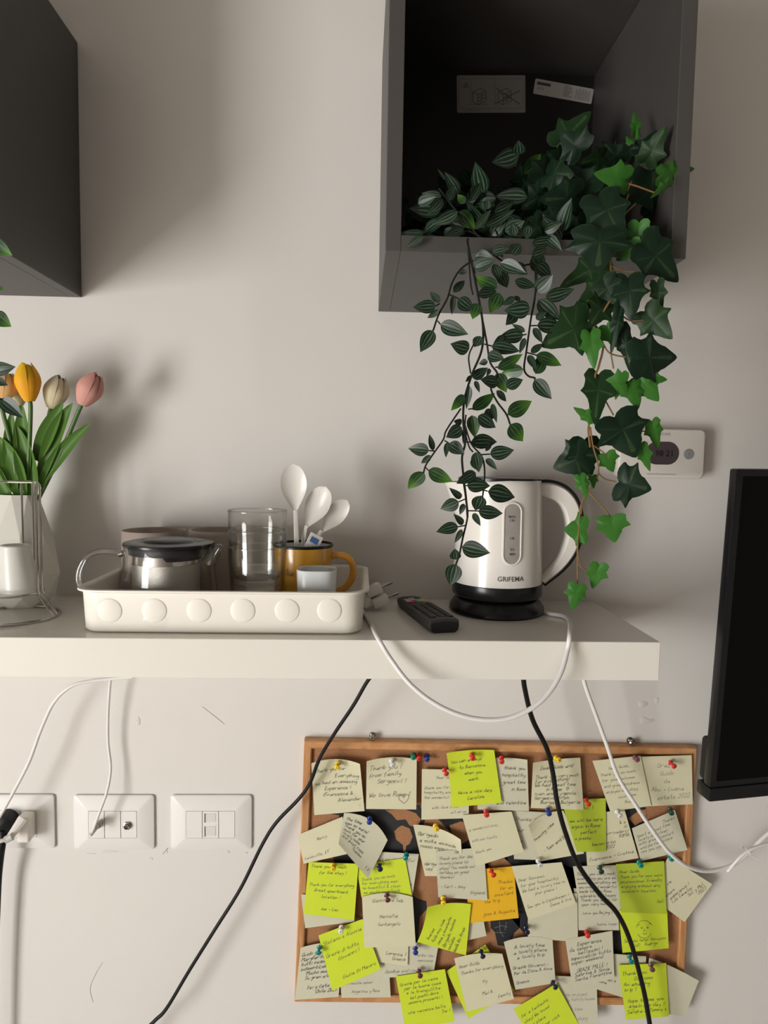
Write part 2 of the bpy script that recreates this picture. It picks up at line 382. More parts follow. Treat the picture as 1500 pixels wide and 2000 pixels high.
# ------------------------------------------------------------ tray
tl = P(133, 1152, .248); tr_ = P(722, 1152, .248); bl = P(152, 1231, .238); br_ = P(705, 1231, .238)
tcx = (tl.x+tr_.x)/2; TW = (tr_.x-tl.x)/2; BW = (br_.x-bl.x)/2; TH = tl.z-SZ
tcy = -.1285; TD = .1195; BD = .109
tray = empty('tray', (tcx, tcy, SZ)); tag(tray, 'long cream plastic tray with round bosses holding the glasses and mugs', 'tray')
def rl(hx, hy, r, z): return [(tcx+x, tcy+y, SZ+z) for x, y in rrect(hx, hy, r, 7)]
loops = [rl(BW-.004, BD-.004, .022, .0005), rl(BW, BD, .025, .004), rl(TW-.006, TD-.006, .03, TH-.005), rl(TW-.003, TD-.003, .032, TH-.004), rl(TW, TD, .034, TH-.003), rl(TW, TD, .034, TH-.0006), rl(TW-.003, TD-.003, .032, TH), rl(TW-.007, TD-.007, .03, TH-.0005), rl(TW-.009, TD-.009, .029, TH-.004), rl(BW-.003, BD-.003, .024, .006), rl(BW-.008, BD-.008, .02, .003)]
obj('tray_body', loft(loops, cap0=True, cap1=True), TRAYM, tray, angle=60)
for px in (211, 299, 387, 473, 560, 643):
    # boss: shallow dome on the sloping front wall
    zc = P(px, 1194, .245).z-SZ; x = P(px, 1194, .245).x; k = (zc-.004)/(TH-.009); yf = tcy-(BD+(TD-.006-BD)*k)
    tilt = math.atan2(TD-.006-BD, TH-.009); R_ = .0165; V = []; rings = 6; n = 28
    prof = [(R_, -.0006), (R_*.98, .0002), (R_*.86, .0007), (R_*.6, .0013), (R_*.3, .0016), (.0002, .0017)]
    vf = lathe([(r, z) for r, z in prof], 0, 0, 0, n)
    mt = Matrix.Translation((x, yf, SZ+zc)) @ Matrix.Rotation(math.radians(90)+(-tilt)*-1, 4, 'X')
    obj('boss', xf(vf, mt), TRAYM, tray, angle=60)
TZ = SZ+.0035   # tray floor

# ------------------------------------------------------------ glassware on the tray
def zrel(px, py, d): return P(px, py, d).z
# teapot
TPD = .176; tp = P(331, 1100, TPD); tpx = tp.x; tpy = -TPD
zl = zrel(331, 1053, TPD)-TZ
Hn = zl-.010
pot = empty('teapot', (tpx, tpy, TZ)); tag(pot, 'round glass teapot with flat black lid and steel infuser', 'teapot')
RB = (P(424, 1120, 0.176).x-P(238, 1120, 0.176).x)/2
rl_ = (P(417, 1053, 0.176).x-P(244, 1053, 0.176).x)/2
prof = [(.002, .0), (RB*.86, 0), (RB*.97, .004), (RB, .015), (RB*.985, Hn*.45), (RB*.93, Hn*.8), (RB*.915, Hn-.002), (RB*.905, Hn), (RB*.89, Hn-.002), (RB*.91, Hn*.8), (RB*.965, Hn*.45), (RB*.98, .016), (RB*.94, .006), (.002, .005)]
obj('glass_body', lathe(prof, tpx, tpy, TZ, 56), GLASS, pot, angle=60)
ri = RB*.68
obj('infuser', join(lathe([(ri*1.04, Hn), (ri, Hn-.004), (ri, Hn-.015)], tpx-.004, tpy, TZ, 48), lathe([(ri, Hn-.015), (ri*.99, .026), (ri*.96, .022), (.001, .022)], tpx-.004, tpy, TZ, 48)), STEEL, pot, angle=60)
obj('infuser_mesh', lathe([(ri+.0006, Hn-.022), (ri+.0004, .030)], tpx-.004, tpy, TZ, 96), MESHM, pot)
lid = obj('lid', lathe([(ri*.98, Hn-.016), (ri*1.0, Hn-.001), (rl_*.93, Hn+.001), (rl_, Hn+.002), (rl_+.0005, Hn+.004), (rl_, Hn+.006), (rl_*.9, Hn+.0075), (rl_*.62, Hn+.0078), (rl_*.6, Hn+.0068), (rl_*.58, Hn+.0078), (rl_*.5, Hn+.0105), (.001, Hn+.0115)], tpx, tpy, TZ, 64), BLK, pot, angle=50)
obj('lid_collar', lathe([(rl_*.90, Hn+.002), (rl_*.88, Hn-.009), (rl_*.84, Hn-.009)], tpx, tpy, TZ, 64), BLKM, pot)
hp = [P(236, 1082, 0.176), P(222, 1078, 0.179), P(196, 1077, 0.181), P(172, 1086, 0.183), P(157, 1108, 0.183), P(153, 1132, 0.181), P(163, 1153, 0.179), P(185, 1166, 0.177), P(238, 1168, 0.176)]
hp[0].x += .004; hp[-1].x += .003
obj('handle', tube(hp, .0042, 16, 12), THICK, pot)
obj('handle_clip', tube([P(232, 1083, 0.176), P(240, 1080, 0.176)], .0045, 10), STEEL, pot)
sp_ = [P(408, 1100, 0.176), P(418, 1080, 0.176), P(428, 1070, 0.176), P(434, 1073, 0.176)]
obj('spout', tube(sp_, .011, 14, r1=.0035, caps=False), THICK, pot)

# glasses: a nested stack of three
gx = P(503, 1000, .172).x; gy = -.172
g0 = zrel(503, 997, .172)-TZ; g1 = zrel(503, 1035, .172)-TZ; g2 = zrel(503, 1067, .172)-TZ
gr = (P(562, 1000, .172).x-P(447, 1000, .172).x)/2
names = ['topmost drinking glass of the nested stack of three on the tray', 'middle drinking glass of the nested stack of three on the tray', 'bottom drinking glass of the nested stack of three on the tray']
for i, (zt, lab) in enumerate(zip((g0, g1, g2), names)):
    Hh = g2-.001; zb = TZ+zt-Hh
    rr = gr if i == 0 else gr
    prof = [(.001, .0), (rr*.80, .0), (rr*.83, .002), (rr*.86, .014), (rr*.90, .03), (rr*.985, Hh*.8), (rr, Hh), (rr*.985, Hh+.0006), (rr*.965, Hh), (rr*.955, Hh*.8), (rr*.872, .03), (rr*.83, .015), (rr*.77, .0095), (.001, .009)]
    o = obj('drinking_glass', lathe(prof, gx+(.0, .0006, 0)[i], gy, zb, 56), GLASS, angle=60)
    obj('rim', lathe([(rr*.975, Hh-.0012), (rr*1.004, Hh-.0012), (rr*1.006, Hh), (rr*.99, Hh+.0012), (rr*.97, Hh)], gx+(.0, .0006, 0)[i], gy, zb, 56, closed=True), THICK, o)
    obj('thick_base', lathe([(.001, .0088), (rr*.76, .0092), (rr*.80, .011), (rr*.825, .0155)], gx+(.0, .0006, 0)[i], gy, zb, 56), THICK, o)
    tag(o, lab, 'glass', 'stack of drinking glasses')

# mustard mug
mx_ = P(592, 1100, .115).x; my_ = -.112
mr = P(650, 1065, .112).x-mx_; mh = zrel(592, 1062, .112)-TZ
mug = empty('enamel_mug', (mx_, my_, TZ)); tag(mug, 'mustard yellow mug with black rim holding white plastic spoons', 'mug')
obj('mug_body', lathe([(.001, 0), (mr*.93, 0), (mr*.96, .003), (mr*.985, mh*.5), (mr, mh-.003)], mx_, my_, TZ, 56), YEL, mug, angle=60)
obj('mug_lining', lathe([(mr*.985, mh-.003), (mr*.965, mh-.012), (mr*.94, .006), (.001, .005)], mx_, my_, TZ, 56), CERM, mug, angle=60)
obj('mug_rim', lathe([(mr*.985, mh-.003), (mr+.0003, mh-.0035), (mr+.001, mh-.001), (mr, mh+.0008), (mr*.975, mh+.0005), (mr*.965, mh-.0015)], mx_, my_, TZ, 56, closed=True), BLK, mug, angle=60)
hpts = [P(642, 1087, .115), P(658, 1084, .115), P(678, 1088, .115), P(689, 1105, .115), P(688, 1128, .115), P(676, 1146, .115), P(658, 1156, .115), P(640, 1161, .115)]
V, Fs = tube(hpts, .0052, 12)
obj('handle', (V, Fs), YELH, mug)
def cyl_map(vf, cx, cyy, z, r, ang):   # wrap flat text round a vertical cylinder; ang 0 = facing camera
    return [Vector((cx+r*math.sin(v[0]/r+ang), cyy-r*math.cos(v[0]/r+ang), z+v[1])) for v in vf[0]], vf[1]
# ---- one-line handwriting font (baseline y=3, x height y=6)
FT = {'a': '36 15 04 13 23 36 33 43', 'b': '09 03 23 34 35 16 05', 'c': '36 16 05 04 13 33', 'd': '39 33 13 04 05 16 36', 'e': '04 35 26 16 05 04 13 33', 'f': '39 29 18 12|06 26', 'g': '36 16 05 14 34 36 31 20 00', 'h': '09 03|05 16 26 35 33', 'i': '16 13|18 17', 'j': '26 21 00|28 27', 'k': '09 03|36 04 33', 'l': '19 14 23', 'm': '06 03|05 16 25 23|25 36 45 43', 'n': '06 03|05 16 26 35 33', 'o': '16 05 04 13 23 34 35 26 16', 'p': '06 00|05 16 26 35 34 23 03', 'q': '36 16 05 04 13 33|36 30 41', 'r': '06 03|04 16 36', 's': '36 16 05 34 23 03', 't': '19 14 23 33|06 36', 'u': '06 04 13 23 34 36|34 33', 'v': '06 23 46', 'w': '06 13 26 33 46', 'x': '06 33|03 36', 'y': '06 14 34|36 32 10', 'z': '06 36 03 33',
'A': '03 29 43|15 35', 'B': '03 09 28 27 06 35 34 03', 'C': '38 29 07 05 13 34', 'D': '03 09 28 36 24 03', 'E': '39 09 03 33|06 26', 'F': '39 09 03|06 26', 'G': '38 29 07 04 13 33 36 26', 'H': '09 03|39 33|06 36', 'I': '19 13', 'J': '29 24 13 04', 'K': '09 03|39 06 33', 'L': '09 03 33', 'M': '03 09 26 49 43', 'N': '03 09 33 39', 'O': '19 07 05 13 23 35 37 29 19', 'P': '03 09 29 37 26 06', 'R': '03 09 29 37 26 06|16 33', 'S': '38 29 08 07 35 34 23 03', 'T': '09 49|29 23', 'U': '09 04 13 23 34 39', 'V': '09 23 49', 'W': '09 13 26 33 49', 'Y': '09 26 49|26 23', 'Z': '09 39 03 33',
'0': '19 07 05 13 23 35 37 29 19', '1': '07 19 13', '2': '08 29 37 03 33', '3': '09 39 16 35 13 03', '4': '29 05 35|37 33', '5': '39 09 06 35 33 03', '6': '39 06 04 13 34 26 05', '7': '09 39 13', '8': '16 08 19 38 26 05 13 34 26', '9': '36 16 08 29 38 33', '!': '19 15|14 13', '?': '08 29 37 15|14 13', '.': '13 14', ',': '13 02', "'": '19 18', '&': '43 08 19 27 04 13 35', '+': '15 35|24 26', '-': '15 35', '*': '23 06 08 19 27 39 48 46 23', ':': '16 15|14 13', '(': '29 07 05 23'}
def strokes(text, rnd):
    """list of polylines, units: x height=3"""
    x = 0; out = []
    for ch in text:
        if ch == ' ': x += 3.0; continue
        g = FT.get(ch) or FT.get(ch.lower())
        if not g: x += 2; continue
        mxx = 0; jy = rnd.uniform(-.3, .3); k = rnd.uniform(.88, 1.1)
        for pl in g.split('|'):
            pts = [(int(q[0]), int(q[1])-3) for q in pl.split()]
            mxx = max(mxx, max(p[0] for p in pts))
            out.append([(x+p[0]*k+rnd.uniform(-.12, .12)+p[1]*.28, p[1]*k+jy+rnd.uniform(-.15, .15)) for p in pts])
        x += mxx*k+1.15
    return out, x
def writing(text, h, rnd, wd):
    pls, L = strokes(text, rnd); s = h/3
    return join(*[flatline([((x-L/2)*s, y*s) for x, y in pl], wd) for pl in pls]), L*s
wv, _ = writing('Mia', .0045, random.Random(2), .0007)
obj('lettering', cyl_map(wv, mx_, my_, zrel(570, 1123, .15)-.001, mr*.985+.0006, -.42), INK, mug, smooth=False)

# white cup
cxp = P(619, 1130, .19); cr2 = (P(658, 1112, .19).x-P(580, 1112, .19).x)/2; chh = zrel(619, 1111, .19)-TZ
def sqlathe(prof, cx, cyy, z0, n=48, e=3.2):
    V, Fs = [], []
    for r, z in prof:
        for i in range(n):
            a = 2*math.pi*i/n+.3; c, s = math.cos(a), math.sin(a); k = (abs(c)**e+abs(s)**e)**(-1/e)
            V.append(Vector((cx+r*k*c, cyy+r*k*s, z0+z)))
    for j in range(len(prof)-1):
        for i in range(n): Fs.append([j*n+i, j*n+(i+1) % n, (j+1)*n+(i+1) % n, (j+1)*n+i])
    return V, Fs
o = obj('small_cup', sqlathe([(.001, 0), (cr2*.86, 0), (cr2*.92, .003), (cr2*.95, chh*.5), (cr2, chh-.001), (cr2*.97, chh+.0006), (cr2*.9, chh-.001), (cr2*.87, chh*.6), (cr2*.82, .01), (.001, .006)], cxp.x, -.19, TZ), CERM, angle=50)
tag(o, 'small white ceramic espresso cup in front of the mustard mug', 'cup')
# taupe bowls at the back
for x0, x1, yt, d, lab, nm in ((240, 362, 1034, .068, 'taupe stoneware mug at the back behind the glass teapot', 'stoneware_mug'), (371, 482, 1033, .075, 'taupe stoneware mug at the back between teapot and glasses', 'stoneware_mug')):
    a, b = P(x0, yt, d), P(x1, yt, d); r = (b.x-a.x)/2; cx = (a.x+b.x)/2; h = a.z-TZ; cyy = -(max(d, r+.016))
    o = obj(nm, lathe([(.001, 0), (r*.8, 0), (r*.9, .004), (r*.985, .02), (r, h*.6), (r, h-.001), (r*.985, h), (r*.95, h-.001), (r*.94, h*.6), (r*.9, .02), (.001, .008)], cx, cyy, TZ, 56), TAUPE, angle=60)
    tag(o, lab, 'mug')

# spoons
def spoon(lab, top, neck, foot, wpx, d, yaw=0, tilt=0):
    """bowl from top to neck, handle neck to foot (pixels at distance d)"""
    T, N, Fo = P(*top, d+.004), P(*neck, d), P(*foot, d-.004)
    ax = (T-N); L = ax.length; ay = ax.normalized(); nr = Vector((math.sin(yaw), -math.cos(yaw), tilt)); nr = (nr-ay*nr.dot(ay)).normalized(); axx = ay.cross(nr)
    Wd = (P(top[0]+wpx, top[1], d)-P(top[0], top[1], d)).length/2
    V, Fs = [], []; NV, NU = 16, 10
    def bowl(off, flip):
        vs = []
        for j in range(NV+1):
            t = j/NV; wv_ = Wd*(math.sqrt(max(0, 1-((t-.58)/.42)**2)) if t > .58 else .12+.88*math.sin(math.pi/2*t/.58)**1.25)
            wv_ = max(wv_, .0006)
            dep = .006*math.sin(math.pi*t)**.8
            for i in range(NU+1):
                u = -1+2*i/NU
                vs.append(N+ay*(t*L)+axx*(u*wv_)-nr*(dep*(1-u*u)+off))
        return vs
    A = bowl(0, 0); B = bowl(.0013, 1); k = len(A); V = A+B; row = NU+1
    for j in range(NV):
        for i in range(NU):
            q = [j*row+i, j*row+i+1, (j+1)*row+i+1, (j+1)*row+i]; Fs.append(q); Fs.append([z+k for z in q[::-1]])
    for j in range(NV):
        for i in (0, NU):
            Fs.append([j*row+i, (j+1)*row+i, (j+1)*row+i+k, j*row+i+k])
    e = empty('plastic_spoon', Fo); tag(e, lab, 'spoon', 'white spoons in the mustard mug')
    obj('bowl', (V, Fs), WHITEP, e)
    pts = cat([N+ay*.003, N-ay*.004, (N+Fo)/2, Fo], 5); loops = []
    for i, p in enumerate(pts):
        t = i/(len(pts)-1); w_ = .0024+.0018*t
        loops.append([p+axx*w_, p+axx*w_*.4-nr*.0012, p-axx*w_*.4-nr*.0012, p-axx*w_, p-axx*w_*.5+nr*.0004, p+axx*w_*.5+nr*.0004])
    obj('handle', loft(loops, cap0=True, cap1=True), WHITEP, e)
    return e
spoon('tallest white plastic spoon, upright at the left of the mustard mug', (571, 906), (577, 1000), (581, 1120), 51, .125, .1)
spoon('white plastic spoon leaning between the other two in the mustard mug', (637, 951), (598, 1030), (580, 1130), 50, .115, -.25)
spoon('rightmost and lowest white plastic spoon in the mustard mug', (678, 977), (627, 1040), (598, 1130), 40, .112, .3)
# folded sugar packet with blue print
o = obj('paper_packet', xf(box(-.010, .010, -.0012, .0012, 0, .046, .0008), Matrix.Translation(P(592, 1100, .140)) @ Matrix.Rotation(.45, 4, 'Y')), WHITEP)
tag(o, 'narrow white paper sachet with blue print among the spoons in the mustard mug', 'sachet')
obj('print', xf(box(-.006, .006, -.0018, -.0013, .033, .041), Matrix.Translation(P(592, 1100, .140)) @ Matrix.Rotation(.45, 4, 'Y')), BLUEP, o, smooth=False)

# ------------------------------------------------------------ kettle
KD = .082
kc = P(970, 1150, KD); kx, ky = kc.x, -KD
kscale = (P(1070, 1150, KD).x-P(970, 1150, KD).x)/100
K = empty('electric_kettle', (kx, ky, SZ)); tag(K, 'white electric kettle with black trim, standing on its base under the ivy', 'kettle')
kz = lambda py: P(970, py, KD).z-SZ
rb = 91*kscale
obj('power_base', lathe([(.001, 0), (rb*.97, 0), (rb, .003), (rb*.99, .010), (rb*.90, .020), (rb*.86, .0225), (.001, .0225)], kx, ky, SZ, 64), BLK, K, angle=40)
rbd = 87*kscale
obj('foot_ring', lathe([(rbd*.80, .022), (rbd*.84, .025), (rbd*.97, .027), (rbd*.99, .030), (rbd*.985, .045), (rbd*.98, .047), (.001, .047)], kx, ky, SZ, 64), BLK, K, angle=40)
zt = P(970, 938, KD).z-SZ
zb_ = .047; NR = 16
rbot = 85*kscale; rtop = 78*kscale
def krad(a, z):
    t = (z-zb_)/(zt-zb_); r = rbot+(rtop-rbot)*t
    # spout bulge on the left (-x) near the top
    k = max(0, math.cos(a-math.pi)); s = k**10*max(0, (t-.60)/.40)**1.1
    return r+s*30*kscale
V, Fs = [], []; NA = 72
rows = [(i/NR) for i in range(NR+1)]
for t in rows:
    z = zb_+(zt-zb_)*t
    for i in range(NA):
        a = 2*math.pi*i/NA; r = krad(a, z)
        V.append(Vector((kx+r*math.cos(a), ky+r*math.sin(a), SZ+z-(.004*max(0, -math.cos(a)) if t > .99 else 0))))
# lip
for rr_, dz in ((.985, .0008), (.95, -.002)):
    for i in range(NA):
        a = 2*math.pi*i/NA; r = krad(a, zt)*rr_; V.append(Vector((kx+r*math.cos(a), ky+r*math.sin(a), SZ+zt+dz-.004*max(0, -math.cos(a)))))
for j in range(NR+2):
    for i in range(NA): Fs.append([j*NA+i, j*NA+(i+1) % NA, (j+1)*NA+(i+1) % NA, (j+1)*NA+i])
KW = mat('kettle_white', (.80, .76, .70), rough=.22, coat=.3, noise=.01)
obj('body', (V, Fs), KW, K, angle=50)
# lid
V = []; Fs = []
for rr_, dz in ((.97, -.003), (.97, .0035), (.93, .0048), (.5, .0055), (.01, .006)):
    for i in range(NA):
        a = 2*math.pi*i/NA; r = min(krad(a, zt), rtop+4*kscale)*rr_; V.append(Vector((kx+r*math.cos(a), ky+r*math.sin(a), SZ+zt+dz)))
for j in range(4):
    for i in range(NA): Fs.append([j*NA+i, j*NA+(i+1) % NA, (j+1)*NA+(i+1) % NA, (j+1)*NA+i])
obj('lid', (V, Fs), BLK, K, angle=30)
def kext(outer, inner, dy, m, name, bev=.003):
    n = len(outer); V = []; Fs = []
    for y, ins in ((-dy, bev), (-dy+bev, 0), (dy-bev, 0), (dy, bev)):
        for k_, (o_, i_) in enumerate(zip(outer, inner)):
            dr = (o_-i_); L = dr.length; dr = dr.normalized() if L > 1e-6 else Vector((0, 0, 0)); q = min(ins, L*.3)
            V.append(Vector((o_.x, ky+y, o_.z))-dr*q); V.append(Vector((i_.x, ky+y, i_.z))+dr*q)
    m2 = 2*n
    for L in range(3):
        for k_ in range(n-1):
            Fs.append([L*m2+2*k_, L*m2+2*k_+2, (L+1)*m2+2*k_+2, (L+1)*m2+2*k_])
            Fs.append([L*m2+2*k_+1, L*m2+2*k_+3, (L+1)*m2+2*k_+3, (L+1)*m2+2*k_+1])
        for k_ in (0, n-1): Fs.append([L*m2+2*k_, L*m2+2*k_+1, (L+1)*m2+2*k_+1, (L+1)*m2+2*k_])
    for L in (0, 3):
        for k_ in range(n-1): Fs.append([L*m2+2*k_, L*m2+2*k_+1, L*m2+2*k_+3, L*m2+2*k_+2])
    return obj(name, (V, Fs), m, K, angle=45)
Q = lambda l: cat([P(x, y, KD) for x, y in l], 5)
outer = Q([(1040, 943), (1075, 943), (1105, 956), (1126, 985), (1133, 1030), (1122, 1074), (1098, 1108), (1062, 1138)])
inner = Q([(1040, 962), (1068, 972), (1088, 982), (1101, 1004), (1105, 1036), (1098, 1066), (1084, 1094), (1052, 1130)])
kext(outer, inner, .0125, KW, 'handle')
strip = Q([(1040, 937), (1077, 937), (1109, 951), (1131, 982), (1138, 1031), (1126, 1077), (1101, 1112), (1062, 1143)])
kext(strip, outer, .010, BLK, 'handle_trim', .001)
def kmap(vf, px, py, off):
    c = P(px, py, KD+.05); cc = P(px, py, KD+rbot); x0 = cc.x-kx; z0 = cc.z
    out = []
    for v in vf[0]:
        x = x0+v[0]; z = z0+v[1]; t = (z-SZ-zb_)/(zt-zb_); r = rbot+(rtop-rbot)*t+off+(v[2] if len(v) > 2 else 0)
        x = max(-r*.98, min(r*.98, x)); out.append(Vector((kx+x, ky-math.sqrt(r*r-x*x), z)))
    return out, vf[1]
def stadium(hw, hh, n=12):
    o_ = []
    for k in range(n+1): a = math.pi*k/n; o_.append((hw*math.cos(a), hh-hw+hw*math.sin(a)))
    for k in range(n+1): a = math.pi+math.pi*k/n; o_.append((hw*math.cos(a), -hh+hw+hw*math.sin(a)))
    return o_
def stadgrid(hw, hh, rings=6):
    loops = [[Vector((x*(k/rings), y*(k/rings) if k else 0, 0)) for x, y in stadium(hw, hh)] for k in range(rings, 0, -1)]
    return loft(loops, cap1=True)
hw = 16.5*kscale*.90; hh = 58*kscale*.93
GAUGE = mat('gauge_plastic', (.34, .31, .285), rough=.2, noise=.18, nscale=60)
gauge = obj('water_gauge', kmap(stadgrid(hw, hh), 1002, 1043, .0006), GAUGE, K)
lp = [[Vector((x, y, z)) for x, y in stadium(hw+a, hh+a)] for a, z in ((-.0002, .0), (.0008, .0016), (.0022, .0016), (.0038, .0))]
obj('gauge_surround', kmap(loft(lp), 1002, 1043, .0004), KW, K)
obj('lettering', kmap(textmesh('GRIFEMA', .0098, True), 998, 1132, .0005), INK, K, smooth=False)
for s, py in (('MAX', 1010), ('1.0L', 1017), ('1.0', 1052), ('0.5', 1074), ('MIN', 1083)):
    obj('gauge_marking', kmap(textmesh(s if s != '1.0' else '1.0L', .0048, True), 1001, py, .0012), INK, gauge, smooth=False)
# cord with plug, resting over the shelf edge
CK = empty('kettle_cord', P(1055, 1195, .09)); tag(CK, 'white kettle cord looping in front of the shelf between kettle and tray', 'cord')
z1 = SZ+.0035
zz = lambda px, py: (lambda q: Vector((q.x, q.y, z1)))(G(px, py, z1))
cp_ = [zz(1050, 1192)]+[zz(1075, 1199), zz(1098, 1203), zz(1112, 1213)]+[P(1113, 1236, .262), P(1108, 1270, .272), P(1095, 1315, .285), P(1068, 1358, .295), P(1030, 1388, .30), P(980, 1405, .30), P(920, 1402, .298), P(860, 1380, .295), P(805, 1340, .288), P(765, 1290, .278), P(738, 1246, .268)]+[zz(726, 1222), zz(717, 1206), zz(709, 1196), zz(706, 1186), zz(711, 1178)]
cp_[3].y = max(cp_[3].y, -.25)
obj('cable', tube(cp_, .0031, 10), CORDW, CK)
pc = P(733, 1145, .085)
mt = Matrix.Translation((pc.x, pc.y, SZ+.021)) @ Matrix.Rotation(math.radians(-20), 4, 'Y') @ Matrix.Rotation(math.radians(14), 4, 'Z')
plug = obj('plug', xf(join(box(-.013, .013, -.010, .010, .002, .019, .003), box(-.009, .017, -.011, .011, -.0175, -.0005, .003), box(-.024, -.008, -.007, .007, -.012, .012, .003)), mt), WHITEP, CK)
for zq, xq in ((.010, .013), (-.009, .017)):
    obj('pin', xf(tube([(xq-.001, 0, zq), (xq+.019, 0, zq)], .0019, 10, 0), mt), STEEL, CK)

# ------------------------------------------------------------ remote control
zt_ = SZ+.019
A = G(835, 1207, zt_); B = G(903, 1211, zt_); Cc = G(830, 1160, zt_); Dd = G(766, 1159, zt_)
near = (A+B)/2; far = (Cc+Dd)/2; far.z = near.z = 0
ay = (far-near); Lr = min(ay.length, .175); ay.normalize(); ax = Vector((ay.y, -ay.x, 0)); Wr = .0215
near = near
rem = empty('remote_control', (near.x, near.y, SZ)); tag(rem, 'black television remote control lying askew on the shelf', 'remote control')
def rloc(x, y, z): return Vector((near.x, near.y, SZ))+ax*x+ay*y+Vector((0, 0, z))
loops = []
ys = [0, .0015, .006, .03, Lr*.6, Lr-.02, Lr-.004, Lr]
for y, k in zip(ys, (.93, .98, 1, 1, 1.0, .98, .93, .82)):
    h = .0185 if y < .02 else .0185-.004*(y/Lr)
    sec = [(-Wr*.72, .0), (Wr*.72, .0), (Wr*.93, .003), (Wr, .009), (Wr*.97, h-.0022), (Wr*.88, h-.0006), (Wr*.5, h+.0010), (0, h+.0015), (-Wr*.5, h+.0010), (-Wr*.88, h-.0006), (-Wr*.97, h-.0022), (-Wr, .009), (-Wr*.93, .003)]
    loops.append([rloc(x*k, y, z if k > .9 or z == 0 else z*.9) for x, z in sec])
REMM = mat('remote_grey', (.030, .029, .030), rough=.45, spec=.35, noise=.1)
obj('case', loft(loops, cap0=True, cap1=True), REMM, rem, angle=35)
obj('end_cap', loft([[rloc(x*.9, -.0006, z*.92+.0008) for x, z in sec], [rloc(x*.9, .001, z*.92+.0008) for x, z in sec]], cap0=True), BLKM, rem, smooth=False)
def key(x, y, wx, wy, m, nm='key', h=.0022):
    zc = .0185-.004*(y/Lr)+.0008
    vf = box(-wx/2, wx/2, -wy/2, wy/2, 0, h, .0006)
    R3 = Matrix((ax, ay, Vector((0, 0, 1)))).transposed().to_4x4(); R3.translation = rloc(x, y, zc-.0004)
    obj(nm, xf(vf, R3), m, rem)
KEYM = mat('rubber_key', (.010, .010, .011), rough=.4, noise=.1); KEYG = mat('grey_key', (.03, .03, .031), rough=.4, noise=.1)
for j in range(10):
    for i in (-1, 0, 1):
        key(i*.0118, .014+j*.0092, .0088, .0058, KEYM)
for x_, c_ in ((-.0105, (.5, .02, .05)), (-.0002, (.05, .25, .05)), (.0095, (.6, .25, .02))):
    mm = mat('colour_key', c_, rough=.35, noise=.05)
    key(x_, .118, .008, .005, mm, 'colour_key')
for x_, y_, c_ in ((-.0125, .134, (.5, .33, .30)), (-.0030, .143, (.42, .34, .30)), (.0045, .130, (.35, .40, .34)), (.0125, .136, (.42, .38, .30))):
    key(x_, y_, .0085, .019, mat('pale_key', c_, rough=.5, noise=.08), 'streaming_key', .0014)
key(.012, .106, .008, .004, mat('green_key', (.03, .06, .02), rough=.4, noise=.05), 'green_key')

# ------------------------------------------------------------ vase, tulips
VD = .075
vc = P(41, 1100, VD); vx, vy = vc.x, -max(VD, .066)
vs = (P(141, 1100, VD).x-P(41, 1100, VD).x)/100
vz = lambda py: P(41, py, VD).z
vase = empty('vase', (vx, vy, SZ)); tag(vase, 'tall faceted white ceramic vase holding the tulips', 'vase')
N = 8; lv = []
VH = P(41, 966, VD).z-SZ
prof = [(46, 0, 0), (62, .10, .5), (76, .30, 0), (60, .62, .5), (36.5, 1.0, 0)]
for r, z, o_ in prof:
    lv.append([Vector((vx+r*vs*math.cos(2*math.pi*(i+o_)/N), vy+.85*r*vs*math.sin(2*math.pi*(i+o_)/N), SZ+z*VH)) for i in range(N)])
V = [p for l in lv for p in l]; Fs = [list(range(N))[::-1]]
for j in range(len(lv)-1):
    o0, o1 = prof[j][2], prof[j+1][2]
    for i in range(N):
        a, b = j*N+i, j*N+(i+1) % N; c, d = (j+1)*N+i, (j+1)*N+(i+1) % N
        if o1 > o0: Fs += [[a, b, c], [b, d, c]]
        else: Fs += [[a, b, d], [a, d, c]]
k = len(V)
inn = [Vector((vx+33*vs*math.cos(2*math.pi*i/N), vy+.85*33*vs*math.sin(2*math.pi*i/N), SZ+VH)) for i in range(N)]
inn2 = [Vector((p.x, p.y, SZ+VH-.04)) for p in inn]; V += inn+inn2; t0 = 4*N
for i in range(N):
    j = (i+1) % N; Fs += [[t0+i, t0+j, k+j, k+i], [k+i, k+j, k+N+j, k+N+i]]
obj('vase_body', (V, Fs), CERW, vase, smooth=False)
def strip_leaf(name, base, mid, tip, wpx, m, parent, d=(0.08, .085, .09), curl=.25):
    a, b, c = P(*base, d[0]), P(*mid, d[1]), P(*tip, d[2]); sc1 = (P(base[0]+wpx, base[1], d[1])-P(base[0], base[1], d[1])).length/2*1.25
    n = 14; V = []; uv = []; Fs = []
    for j in range(n+1):
        t = j/n; p = (1-t)**2*a+2*t*(1-t)*b+t*t*c; tg = ((b-a)*(1-t)+(c-b)*t).normalized()
        side = tg.cross(Vector((0, -1, 0))).normalized(); nr = side.cross(tg).normalized()
        if nr.y > 0: nr = -nr
        wv_ = sc1*(math.sin(math.pi*(.10+.9*t))**.75 if t < 1 else 0)*(1.0); wv_ = max(wv_, .0004)
        for i, u in enumerate((-1, -.5, 0, .5, 1)):
            V.append(p+side*wv_*u*(1-curl*.3*abs(u))+nr*(wv_*curl*2*u*u)); uv.append((u, t))
    for j in range(n):
        for i in range(4): Fs.append([j*5+i, j*5+i+1, (j+1)*5+i+1, (j+1)*5+i])
    return obj(name, (V, Fs), m, parent, uvs=uv, angle=180)
